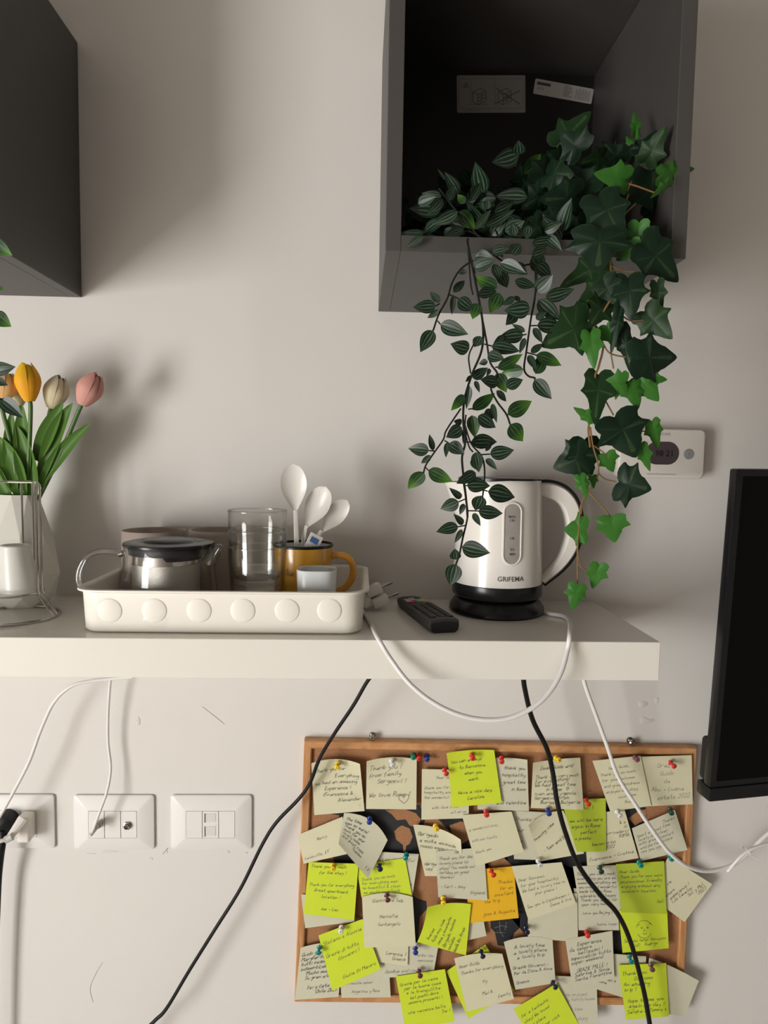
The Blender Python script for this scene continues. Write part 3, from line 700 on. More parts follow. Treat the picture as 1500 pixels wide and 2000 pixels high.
def tulip(lab, base, tip, wpx, cols, d, stem_to, leaves=()):
    b, t = P(*base, d), P(*tip, d+.004)
    e = empty('tulip', P(*stem_to, .075)); tag(e, lab, 'flower', 'tulips in the white vase')
    ax_ = (t-b); L = ax_.length; ay_ = ax_.normalized(); nr = Vector((0, -1, 0)); nr = (nr-ay_*nr.dot(ay_)).normalized(); sx_ = ay_.cross(nr)
    R_ = (P(base[0]+wpx, base[1], d)-P(*base, d)).length/2
    m = leafmat('petal', cols[0], cols[1], tipc=cols[2], stripes=False)
    m.node_tree.nodes['Principled BSDF'].inputs['Roughness'].default_value = .55
    for ring in (1, 0):
        for q in range(3):
            a0 = q*2*math.pi/3+(math.pi/3 if ring else 0)+math.pi/2+.3; V = []; uv = []; Fs = []
            for j in range(11):
                s = j/10; rr = R_*(.14+.86*math.sin(math.pi*min(1, s*.60+.05))**.75)*(1-.62*(max(0, s-.45)/.55)**1.6)*(.93 if ring else 1)
                hw_ = 1.25*(1-.12*s) if s < .8 else 1.13*math.sqrt(max(.02, 1-((s-.8)/.2)**2*.93))
                for i in range(7):
                    u = -1+i/3; a = a0+u*hw_*.62; z = L*s*(1-.05*ring)
                    V.append(b+ay_*z+(sx_*math.cos(a)+nr*math.sin(a))*rr*(1-.04*u*u)); uv.append((u, s))
            for j in range(10):
                for i in range(6): Fs.append([j*7+i, j*7+i+1, (j+1)*7+i+1, (j+1)*7+i])
            obj('petal', (V, Fs), m, e, uvs=uv, angle=180)
    st = P(*stem_to, .075)
    obj('stem', tube([b+ay_*.004, b-ay_*.012, (b+st)/2+Vector((.002, 0, 0)), st], .0032, 10), TSTEM, e)
    for lf in leaves: strip_leaf('leaf', *lf, TGREEN, e)
CRM = ((.62, .55, .36), (.66, .62, .45), (.60, .55, .40))
tulip('pink tulip, rightmost in the white vase', (160, 790), (190, 730), 56, ((.60, .30, .25), (.66, .38, .33), (.60, .28, .24)), .09, (70, 985), [((82, 935), (105, 845), (142, 787), 29), ((78, 950), (118, 880), (178, 826), 24, )])
tulip('yellow tulip flushed orange at its base, in the white vase', (58, 784), (50, 708), 54, ((.80, .36, .02), (.82, .45, .03), (.80, .50, .02)), .10, (50, 985), [((66, 975), (58, 900), (34, 832), 36)])
tulip('cream tulip between the yellow and the pink one', (100, 797), (118, 734), 54, CRM, .072, (58, 985), [((72, 900), (96, 840), (124, 785), 30)])
tulip('pale peach tulip cut by the left photo edge', (6, 780), (14, 726), 56, ((.70, .42, .18), (.72, .50, .28), (.66, .48, .28)), .095, (38, 985), [((45, 970), (30, 900), (-8, 850), 42), ((30, 960), (20, 880), (24, 800), 26)])
tulip('pale yellow tulip mostly hidden behind the yellow one', (38, 792), (30, 740), 44, CRM, .062, (45, 985), [((52, 940), (45, 860), (44, 790), 30), ((20, 975), (-10, 930), (-28, 880), 34)])

# ------------------------------------------------------------ chrome rack with stacked cups
RD = .152
rc = G(30, 1213, SZ+.002); rx, ry = P(24, 1214, RD).x, -RD
rs = (P(124, 1100, RD).x-P(24, 1100, RD).x)/100
rack = empty('cup_rack', (rx, ry, SZ)); tag(rack, 'chrome wire espresso cup rack standing in front of the white vase', 'rack')
def ring(r, z, wr, n=40): return tube([(rx+r*math.cos(2*math.pi*i/n), ry+r*math.sin(2*math.pi*i/n), z) for i in range(n+1)], wr, 8, 0, caps=False)
Rb = 86*rs; Rm = 57*rs; zm = P(24, 1156, RD).z; ztp = P(24, 941, RD).z
obj('base_ring', ring(Rb, SZ+.0022, .0021), CHROME, rack)
obj('middle_ring', ring(Rm, zm, .0017), CHROME, rack)
for a0, da in ((-2, 8), (82, 12), (205, 9)):
    for sgn in (-1, 1):
        a = math.radians(a0+sgn*da); ab_ = math.radians(a0+sgn*da*.7)
        leg = [Vector((rx+Rb*math.cos(ab_), ry+Rb*math.sin(ab_), SZ+.003)), Vector((rx+(Rm+.002)*math.cos(a), ry+(Rm+.002)*math.sin(a), zm-.004)), Vector((rx+Rm*math.cos(a), ry+Rm*math.sin(a), zm+.004)), Vector((rx+Rm*math.cos(a), ry+Rm*math.sin(a), ztp-.004))]
        lg = []
        for p, q in zip(leg[:-1], leg[1:]): lg += [p.lerp(q, k/3) for k in range(3)]
        lg.append(leg[-1]); ht = Vector((rx+(Rm-.004)*math.cos(a), ry+(Rm-.004)*math.sin(a), ztp)); lg.append(ht)
        obj('upright', tube(lg, .0016, 8, 0), CHROME, rack)
        obj('top_wire', tube([ht, Vector((rx+.004*sgn*math.cos(a+1.57), ry+.004*sgn*math.sin(a+1.57), ztp))], .0014, 8, 0), CHROME, rack)
cupM = mat('ribbed_cup', (.70, .69, .64), rough=.35, noise=.02)
cx0 = P(39, 1110, RD).x; ccy = ry
zc0 = zm+.001; Hc = P(32, 1064, RD).z-zc0; r0_ = 37*rs; r1_ = 28*rs
def cup(z, H, lab):
    pr = [(r0_*.95, .0), (r0_, .0005), (r0_*1.01, .003)]
    n = int(H/.0042)
    for i in range(n):
        t = i/n; r = r0_+(r1_-r0_)*(t**1.2)
        pr += [(r, .004+(H-.008)*t), (r-.0011, .004+(H-.008)*(t+.5/n))]
    pr += [(r1_, H-.003), (r1_*.97, H-.0005), (r1_*.9, H), (r1_*.8, H-.0005), (r1_*.74, H-.003), (.001, H-.0035)]
    V, Fs = lathe(pr, cx0, ccy, z, 48)
    V = [Vector((v.x-.10*(v.z-z), v.y, v.z)) for v in V]
    o = obj('espresso_cup', (V, Fs), cupM, angle=60); tag(o, lab, 'cup')
cup(zc0, Hc, 'white ribbed cup standing upside down inside the chrome rack')

# ------------------------------------------------------------ detector on the wall
e = empty('carbon_monoxide_detector', P(1290, 885, .0)); tag(e, 'white carbon monoxide detector with dark oval display on the wall', 'detector')
DM = .030
def wrect(x0, y0, x1, y1, d): a, b = P(x0, y0, d), P(x1, y1, d); return (a.x+b.x)/2, (a.z+b.z)/2, abs(b.x-a.x)/2, abs(b.z-a.z)/2
cx, cz, hx, hz = wrect(1211, 836, 1375, 936, DM)
lp = [[(cx+x, -d, cz+z) for x, z in rrect(hx-i, hz-i, .008, 5)] for d, i in ((.0, .004), (.004, .001), (.008, 0), (DM-.003, 0), (DM-.001, .0012), (DM, .003))]
obj('casing', loft(lp, cap0=True, cap1=True), mat('detector_white', (.70, .65, .60), rough=.4, noise=.01), e, angle=40)
dcx, dcz, dhx, dhz = wrect(1262, 862, 1325, 908, DM)
def flat(pts, d, k=.0006): return loft([[(x, -d, z) for x, z in pts], [(x, -d-k, z) for x, z in pts]], cap1=True)
obj('display', flat([(dcx+x, dcz+z) for x, z in rrect(dhx, dhz, dhz*.98, 10)], DM-.0002), mat('display_dark', (.055, .043, .045), rough=.35, noise=.05), e, smooth=False)
bc = P(1345, 887, DM); obj('test_button', lathe([(.001, .0016), (.0075, .0015), (.0083, .0008), (.0085, 0)], 0, 0, 0, 32) if 0 else xf(lathe([(.001, .0016), (.0075, .0015), (.0083, .0008), (.0085, 0)], 0, 0, 0, 32), Matrix.Translation(bc) @ Matrix.Rotation(math.radians(90), 4, 'X')), mat('grey_button', (.22, .23, .23), rough=.4, noise=.04), e)
def wtext(s, size, px, py, d, m, parent, bold=False, nm='lettering'):
    return obj(nm, planemap(textmesh(s, size, bold), P(px, py, d), (1, 0, 0), (0, 0, 1)), m, parent, smooth=False)
wtext('AEVAN', .0062, 1298, 848, DM+.0002, INKL, e)
wtext('Carbon Monoxide Detector', .0042, 1292, 926, DM+.0002, INKL, e)
wtext('98 21', .0135, 1298, 886, DM+.0006, mat('lcd_digit', (.008, .006, .012), rough=.4, noise=.05), e, True, 'digits')

# ------------------------------------------------------------ television
Bd = .16; Bp = P(1384, 1567, Bd)
lo, hi = .10, .5
for _ in range(40):
    m_ = (lo+hi)/2
    if P(1440, 916, m_).x > Bp.x: lo = m_
    else: hi = m_
Tp = P(1440, 916, lo)
if lo > .32: Tp = P(1440, 916, .30)
upv = (Tp-Bp); TVH = upv.length; upv.normalize()
rg = Vector((1, .16, .0)); rg = (rg-upv*rg.dot(upv)).normalized(); nrm = rg.cross(upv); 
if nrm.y > 0: nrm = -nrm
TVW = .74
tv = empty('television', Bp+rg*TVW/2); tag(tv, 'black flat television tilted off the wall at the right edge', 'television')
def tvb(x0, x1, z0, z1, n0, n1, b=.002):
    vf = box(x0, x1, n0, n1, z0, z1, b); return [Bp+rg*v[0]+upv*v[2]+nrm*v[1] for v in vf[0]], vf[1]
obj('bezel', tvb(0, TVW, .022, TVH, -.016, 0, .003), BLK, tv, smooth=True, angle=30)
obj('screen', tvb(.010, TVW-.010, .032, TVH-.010, -.001, .0004, 0), SCREEN, tv, smooth=False)
obj('chin', tvb(0, TVW, 0, .0215, -.030, .001, .003), BLK, tv, angle=30)
obj('rear_housing', join(tvb(.004, TVW-.004, .022, .09, -.034, -.014, .006), tvb(.06, TVW-.06, .03, TVH*.75, -.045, -.015, .01)), BLKM, tv, angle=30)
mc_ = Bp+rg*TVW*.5+upv*TVH*.45-nrm*.04
obj('wall_bracket', join(box(mc_.x-.05, mc_.x+.05, mc_.y-.005, -.001, mc_.z-.03, mc_.z+.03, .003)), BLKM, tv)

# ------------------------------------------------------------ sockets
def socket(x0, x1, y0, y1, label, modules):
    cx, cz, hx, hz = wrect(x0, y0, x1, y1, .004)
    e = empty('wall_socket', (cx, 0, cz-hz)); tag(e, label, 'socket', 'white wall socket plates')
    ihx, ihz = hx*.60, hz*.50
    L = []
    for (ax_, az, r, d) in ((hx-.001, hz-.001, .005, 0), (hx, hz, .005, .003), (hx-.0008, hz-.0008, .005, .0045), (hx-.005, hz-.004, .004, .0062), (ihx+.004, ihz+.003, .002, .0105), (ihx, ihz, .001, .0108), (ihx, ihz, .001, .0085)):
        L.append([(cx+x, -d, cz+z) for x, z in rrect(ax_, az, r, 4)])
    obj('cover_plate', loft(L, cap0=True, cap1=True), PLATE, e, angle=25)
    w3 = 2*ihx/3
    for i in range(3):
        a = cx-ihx+i*w3
        obj('module', box(a+.0005, a+w3-.0005, -.0112, -.0085, cz-ihz+.0005, cz+ihz-.0005, .0004), PLATE, e, smooth=False)
    return e, cx, cz, w3, ihz
DARK = mat('dark_hole', (.02, .02, .02), rough=.6, noise=.1)
s1, cx, cz, w3, ihz = socket(-52, 108, 1552, 1657, 'white wall socket at the left edge with a black and a white plug in it', 0)
s2, cx, cz, w3, ihz = socket(143, 302, 1553, 1659, 'white wall socket with an aerial plug in it and a bare threaded aerial outlet', 0)
c3 = P(249, 1612, .0115)
obj('aerial_outlet', xf(join(lathe([(.0068, 0), (.0068, .004), (.0056, .0045), (.0046, .0045), (.0046, .007), (.0036, .007), (.0028, .003), (.001, .003)], 0, 0, 0, 6), lathe([(.0010, .002), (.0010, .007), (.0001, .0072)], 0, 0, 0, 8)), Matrix.Translation((c3.x, -.011, c3.z)) @ Matrix.Rotation(math.radians(90), 4, 'X')), mat('nickel', (.28, .27, .26), rough=.3, metal=1, noise=.1), s2, angle=30)
s3, cx, cz, w3, ihz = socket(333, 492, 1553, 1659, 'white wall socket with network ports and nothing plugged in, rightmost of the three', 0)
for py0, py1 in ((1589, 1605), (1614, 1632)):
    a, b = P(400, py0, .0112), P(421, py1, .0112)
    npt = obj('network_port', join(box(a.x, b.x, -.0118, -.0105, b.z, a.z)), mat('port_shutter', (.66, .64, .60), rough=.4, noise=.02), s3, smooth=False)
    obj('port_slot', box(a.x-.0003, a.x+.0013, -.0120, -.0105, b.z-.001, a.z), DARK, npt, smooth=False)
# aerial cord
ac = empty('aerial_cord', P(185, 1612, .02)); tag(ac, 'thin white aerial cord dropping from the shelf into the second socket', 'cord')
obj('cable', tube([P(217, 1318, .04), P(214, 1345, .03), P(211, 1395, .025), P(211, 1450, .022), P(216, 1500, .022), P(209, 1545, .028), P(195, 1585, .036), P(184, 1615, .040), P(176, 1632, .038)], .0023, 10), CORDW, ac)
obj('plug', join(tube([P(193, 1610, .009), P(191, 1611, .030)], .0062, 16, 0), tube([P(190, 1611, .033), P(177, 1631, .040)], .0048, 12, 0, r1=.003)), mat('grey_plug', (.46, .44, .41), rough=.4, noise=.04), ac)
# white plug + cord in the left socket
wp = empty('white_plug', P(55, 1612, .011)); tag(wp, 'white angled plug with taped cord in the leftmost socket', 'plug')
a, b = P(40, 1588, .02), P(66, 1637, .02)
obj('plug_body', box(a.x, b.x, -.036, -.0115, b.z, a.z, .004, 3), WHITEP, wp)
def taper(a, b, ra, rb, n=4):
    t = (b-a).normalized(); s = t.cross(Vector((0, -1, 0))).normalized(); q = s.cross(t); L = []
    for k in range(7):
        u = k/6; p = a.lerp(b, u); r = ra+(rb-ra)*u
        L.append([p+(s*math.cos(x)*r+q*math.sin(x)*r*.8) for x in [2*math.pi*i/10 for i in range(10)]])
    return loft(L, cap0=True, cap1=True)
obj('plug_neck', join(taper(P(46, 1598, .036), P(17, 1638, .052), .0085, .0055)), WHITEP, wp, angle=30)
obj('tape', taper(P(24, 1634, .054), P(10, 1641, .056), .0062, .0058), mat('tape', (.5, .49, .46), rough=.3, noise=.2, nscale=200, bump=.5), wp)
obj('cable', tube([P(18, 1637, .054), P(4, 1642, .06), P(-20, 1646, .065), P(-50, 1640, .07)], .0032, 8), CORDW, wp)
bp_ = empty('black_plug', P(6, 1615, .011)); tag(bp_, 'round black plug with a cord hanging down in the leftmost socket', 'plug')
b0 = P(5, 1614, .03)
obj('plug_body', xf(lathe([(.0195, 0), (.0195, .016), (.018, .022), (.012, .026), (.001, .027)], 0, 0, 0, 40), Matrix.Translation((b0.x, -.0115, b0.z)) @ Matrix.Rotation(math.radians(90), 4, 'X')), BLKM, bp_, angle=40)
obj('cable', tube([P(6, 1622, .035), P(4, 1650, .040), P(1, 1675, .036), P(-3, 1720, .03), P(-6, 1800, .028), P(-10, 1900, .028), P(-12, 2030, .028), P(-14, 2300, .028), P(-14, 2600, .028)], .0062, 10, r1=.0035), CORDB, bp_)

# ------------------------------------------------------------ loose cords under the shelf
def cord(name, pts, r, m, label):
    o = obj(name, tube([P(*q) for q in pts], r, 10), m); tag(o, label, 'cord'); return o
cord('white_cable', [(260, 1322, .05), (215, 1326, .05), (180, 1330, .052), (140, 1340, .055), (105, 1372, .055), (78, 1430, .05), (58, 1485, .05), (30, 1540, .052), (2, 1590, .055), (-30, 1640, .055)], .0028, CORDW, 'white cord curving from under the shelf down to the left photo edge')
cord('black_cable', [(730, 1316, .10), (716, 1333, .095), (690, 1378, .085), (655, 1430, .07), (625, 1480, .055), (605, 1530, .045), (582, 1562, .04), (540, 1606, .04), (512, 1650, .04), (470, 1735, .04), (420, 1815, .045), (370, 1895, .045), (325, 1970, .045), (300, 1996, .045), (262, 2040, .045), (235, 2150, .045), (230, 2350, .045), (228, 2600, .045)], .0030, CORDB, 'black cord running diagonally from the shelf past the left of the corkboard')
cord('black_cable', [(1022, 1318, .11), (1025, 1345, .105), (1040, 1405, .085), (1068, 1462, .075), (1080, 1510, .07), (1088, 1565, .07), (1104, 1625, .07), (1130, 1690, .07), (1170, 1745, .07), (1205, 1783, .07), (1230, 1835, .07), (1250, 1905, .07), (1264, 1970, .07), (1272, 2050, .07), (1268, 2250, .06), (1260, 2600, .06)], .0040, CORDB, 'thick black cord hanging over the right half of the corkboard notes')
cord('white_cable', [(1138, 1318, .10), (1145, 1345, .095), (1165, 1400, .085), (1185, 1455, .075), (1206, 1515, .07), (1240, 1570, .07), (1280, 1630, .07), (1310, 1668, .068), (1345, 1693, .06), (1385, 1701, .05), (1430, 1690, .045), (1462, 1664, .045), (1500, 1628, .045), (1560, 1580, .045), (1640, 1500, .035), (1680, 1400, .025)], .0033, CORDW, 'white cord sagging from the shelf across the board to a cable tie')
cord('white_cable', [(1421, 1702, .046), (1440, 1680, .052), (1458, 1664, .052), (1480, 1654, .05), (1520, 1640, .045), (1600, 1600, .04), (1690, 1440, .025)], .0026, CORDW, 'short white cord end bound to the sagging cord by the cable tie')
o = obj('cable_tie', join(xf(lathe([(.0060, -.0012), (.0066, -.0012), (.0066, .0012), (.0060, .0012)], 0, 0, 0, 20, closed=True), Matrix.Translation(P(1461, 1663, .049)) @ Matrix.Rotation(math.radians(45), 4, 'Y')), tube([P(1452, 1655, .055), P(1449, 1649, .056)], .0010, 6, 0), tube([P(1463, 1668, .052), P(1474, 1676, .054), P(1484, 1680, .056)], .0008, 6), tube([P(1455, 1660, .056), P(1447, 1655, .058)], .0012, 6, 0)), CORDW)
tag(o, 'white cable tie with its tail sticking out on the right hand cord', 'cable tie')

# ------------------------------------------------------------ corkboard
bc4 = [P(594, 1447, .018), P(1362, 1461, .018), P(1334, 1966, .018), P(575, 1958, .018)]
for q in bc4: q.y = 0
cen = sum(bc4, Vector((0, 0, 0)))/4
board = empty('cork_noticeboard', (cen.x, 0, bc4[3].z)); tag(board, 'wood framed cork noticeboard with world map covered in sticky notes', 'noticeboard')
def inset(k): return [c+((cen-c).normalized())*k for c in bc4]
ins = []
fwid = .0135
TLb, TRb, BRb, BLb = bc4
def ip(c, a, b): return c+(a-c).normalized()*fwid+(b-c).normalized()*fwid
inn = [ip(TLb, TRb, BLb), ip(TRb, TLb, BRb), ip(BRb, TRb, BLb), ip(BLb, TLb, BRb)]
def fr(a, b, ai, bi):
    y = lambda p, d: Vector((p.x, -d, p.z)); ga, gb = .0002, .0002
    L = []
    for o_, i_ in ((a, ai), (b, bi)):
        L.append([y(o_, .001), y(o_, .016), y(o_.lerp(i_, .12), .018), y(o_.lerp(i_, .85), .018), y(i_, .0165), y(i_, .001)])
    return loft(L, cap0=True, cap1=True)
fr_w = woodmat('pine_frame_upright', (.40, .18, .065), (.56, .28, .11), (60, 40, 6))
for i, nm in enumerate(('top', 'right', 'bottom', 'left')):
    obj('frame_rail', fr(bc4[i], bc4[(i+1) % 4], inn[i], inn[(i+1) % 4]), FRAMEW if i % 2 == 0 else fr_w, board, smooth=False)
yb = lambda p, d: Vector((p.x, -d, p.z))
obj('cork_sheet', loft([[yb(p, .002) for p in inn], [yb(p, .012) for p in inn]], cap0=True, cap1=True), CORK, board, smooth=False)
def poly(pts, d, m, nm, h=.0003):
    q = [P(x, y, d) for x, y in pts]
    n = len(q); V = [Vector((p.x, -d+.0002, p.z)) for p in q]+[Vector((p.x, -d-h, p.z)) for p in q]
    Fs = [[n+i for i in range(n)]]+[[i, (i+1) % n, n+(i+1) % n, n+i] for i in range(n)]
    return obj(nm, (V, Fs), m, board, smooth=False)
poly([(648, 1588), (700, 1574), (820, 1572), (830, 1600), (818, 1640), (826, 1668), (740, 1666), (700, 1700), (655, 1690), (640, 1640)], .0122, MAPB, 'map_print')
poly([(856, 1600), (930, 1590), (995, 1600), (990, 1700), (880, 1690), (900, 1650), (875, 1620)], .0122, MAPB, 'map_print')
poly([(940, 1680), (1010, 1660), (1060, 1680), (1160, 1660), (1165, 1740), (1120, 1760), (1040, 1700), (1030, 1830), (1000, 1795), (985, 1740), (940, 1700)], .0122, MAPB, 'map_print')
poly([(1180, 1570), (1260, 1565), (1262, 1600), (1240, 1640), (1200, 1640)], .0122, MAPB, 'map_print')
poly([(800, 1745), (815, 1755), (832, 1760), (834, 1775), (820, 1790), (815, 1850), (795, 1850), (790, 1760)], .0122, MAPB, 'map_print')
poly([(958, 1795), (975, 1790), (1016, 1790), (1015, 1812), (1004, 1822), (998, 1842), (988, 1848), (972, 1846), (966, 1820), (958, 1812)], .0122, MAPB, 'map_print')
poly([(1192, 1815), (1216, 1818), (1216, 1862), (1194, 1862)], .0122, MAPB, 'map_print')
poly([(1030, 1690), (1080, 1680), (1130, 1700), (1130, 1760), (1060, 1760)], .0122, MAPB, 'map_print')
land = [[(752, 1582), (790, 1580), (812, 1588), (822, 1600), (815, 1616), (800, 1612), (792, 1600), (775, 1602), (765, 1590)],
        [(785, 1612), (800, 1618), (806, 1634), (800, 1648), (793, 1652), (792, 1664), (788, 1664), (787, 1650), (774, 1640), (770, 1624), (778, 1616)],
        [(878, 1612), (900, 1604), (918, 1610), (915, 1640), (900, 1650), (886, 1640)], [(950, 1684), (985, 1676), (1000, 1690), (985, 1700), (962, 1698)],
        [(1228, 1598), (1245, 1585), (1262, 1580), (1262, 1600), (1240, 1612)], [(648, 1590), (662, 1592), (668, 1610), (655, 1620), (645, 1612)]]
for l in land: poly(l, .0126, CORK, 'map_landmass')
lines = [flatline([(0, 0), (.012, .004), (.022, .001)], .0005), flatline([(.008, .012), (.010, -.008), (.016, -.016)], .0005), flatline([(-.002, -.008), (.018, -.009)], .0005), flatline([(.020, .010), (.018, -.004)], .0005)]
obj('map_border', planemap(join(*lines), P(966, 1812, .0127), (1, 0, 0), (0, 0, 1)), INKL, board, smooth=False)
wtext('COPA', .0030, 1152, 1545, .0126, INK, board, nm='map_lettering'); wtext('COEAN', .0028, 853, 1479, .0126, INK, board, nm='map_lettering')
# hooks above the board
for px, py, lab in ((727, 1437, 'small metal wall screw above the left part of the noticeboard'), (1231, 1447, 'small metal wall screw above the right part of the noticeboard')):
    c = P(px, py, .004)
    o = obj('screw_hook', join(xf(lathe([(.0055, 0), (.0052, .0015), (.0028, .002), (.0024, .010), (.0045, .0105), (.0048, .013), (.003, .0145), (.0012, .0145), (.001, .013)], 0, 0, 0, 20), Matrix.Translation((c.x, .0002, c.z)) @ Matrix.Rotation(math.radians(90), 4, 'X')), tube([(c.x, -.008, c.z-.001), (c.x-.001, -.010, c.z-.007), (c.x-.003, -.012, c.z-.008)], .0012, 8)), mat('zinc', (.45, .43, .40), rough=.25, metal=1, noise=.2), angle=40)
    tag(o, lab, 'screw')

# ------------------------------------------------------------ notes
def note(key, quad, m, layer, lines, label, ink=INK, size=.0042, bulge=0, curl=.002, cor=(0, 0, 0, 0), rot=0, top=.12, wd=.00048, draw=None, bul=None):
    """quad px TL TR BR BL; bulge px of the top edge; cor = extra depth at the corners (m)"""
    d0 = .0190+.0023*layer; TLn, TRn, BRn, BLn = [Vector((*q, 0)) for q in quad]
    def S(u, v):
        p = TLn*(1-u)*(1-v)+TRn*u*(1-v)+BRn*u*v+BLn*(1-u)*v
        if bulge:
            e_ = TRn-TLn; nrm_ = Vector((e_.y, -e_.x, 0)).normalized(); p = p+nrm_*bulge*4*u*(1-u)*(1-v)**2
        if bul:
            e_ = BLn-TLn; nl = Vector((e_.y, -e_.x, 0)).normalized(); p = p+nl*(bul[0]*(1-u)**2-bul[1]*u*u)*4*v*(1-v)
        d = d0+curl*v*v+cor[0]*((1-u)*(1-v))**3+cor[1]*(u*(1-v))**3+cor[2]*(u*v)**3+cor[3]*((1-u)*v)**3
        return P(p.x, p.y, d)
    n = 10; V = []; Fs = []
    for j in range(n+1):
        for i in range(n+1): V.append(S(i/n, j/n))
    K0 = len(V); V += [p+Vector((0, .00025, 0)) for p in V]
    for j in range(n):
        for i in range(n):
            q = [j*(n+1)+i, (j+1)*(n+1)+i, (j+1)*(n+1)+i+1, j*(n+1)+i+1]; Fs.append(q); Fs.append([z+K0 for z in q[::-1]])
    rim = [i for i in range(n)]+[i*(n+1)+n for i in range(n)]+[n*(n+1)+n-i for i in range(n)]+[(n-i)*(n+1) for i in range(n)]
    for a, b in zip(rim, rim[1:]+rim[:1]): Fs.append([a, b, b+K0, a+K0])
    o = obj('sticky_note', (V, Fs), m, angle=80); tag(o, label, 'note', 'sticky notes on the noticeboard')
    rnd = random.Random(key)
    W_ = (S(1, .5)-S(0, .5)).length; H_ = (S(.5, 1)-S(.5, 0)).length
    if lines or draw:
        parts = []
        nl_ = max(1, len(lines)); step = (1-top-.08)/nl_
        for i, t in enumerate(lines):
            if not t: continue
            al = 'l'
            if t[0] in '<>^': al = t[0]; t = t[1:]
            vf, Lw = writing(t, size*.57, rnd, wd)
            k = min(1, .90*W_/max(Lw, 1e-6)); off = {'l': -.45*W_+Lw*k/2, '<': -.45*W_+Lw*k/2, '^': 0, '>': .45*W_-Lw*k/2}[al]
            sl = rnd.uniform(.0, .05)
            y = (.5-(top+step*(i+.65)))*H_
            parts.append(([Vector((off+x_.x*k, y+x_.y*(.5+.5*k)+x_.x*sl, 0)) for x_ in vf[0]], vf[1]))
        if draw: parts += draw
        vf = join(*parts); c_, s_ = math.cos(math.radians(rot)), math.sin(math.radians(rot)); out = []
        for x_ in vf[0]:
            x, y = x_.x*c_-x_.y*s_, x_.x*s_+x_.y*c_
            u = .5+x/W_; v = .5-y/H_; u = min(.995, max(.005, u)); v = min(.995, max(.005, v))
            out.append(S(u, v)+Vector((0, -.00035-(.0006 if bulge or any(cor) or bul else 0), 0)))
        obj('handwriting', (out, vf[1]), ink, o, smooth=False)
    return o
def circ(x, y, r, a0=0, a1=360, n=16, w_=.0006): return flatline([(x+r*math.cos(math.radians(a0+(a1-a0)*i/n)), y+r*math.sin(math.radians(a0+(a1-a0)*i/n))) for i in range(n+1)], w_)
face = [circ(0, -.002, .0125, 200, 340), circ(0, .004, .013, 25, 155), circ(-.0045, .004, .0014), circ(.006, .004, .0014), flatline([(0, .002), (-.001, -.002), (.001, -.002)], .0006), circ(.0005, -.004, .0035, 200, 340), circ(-.009, .006, .004, 60, 180), circ(.010, .007, .004, 0, 130)]
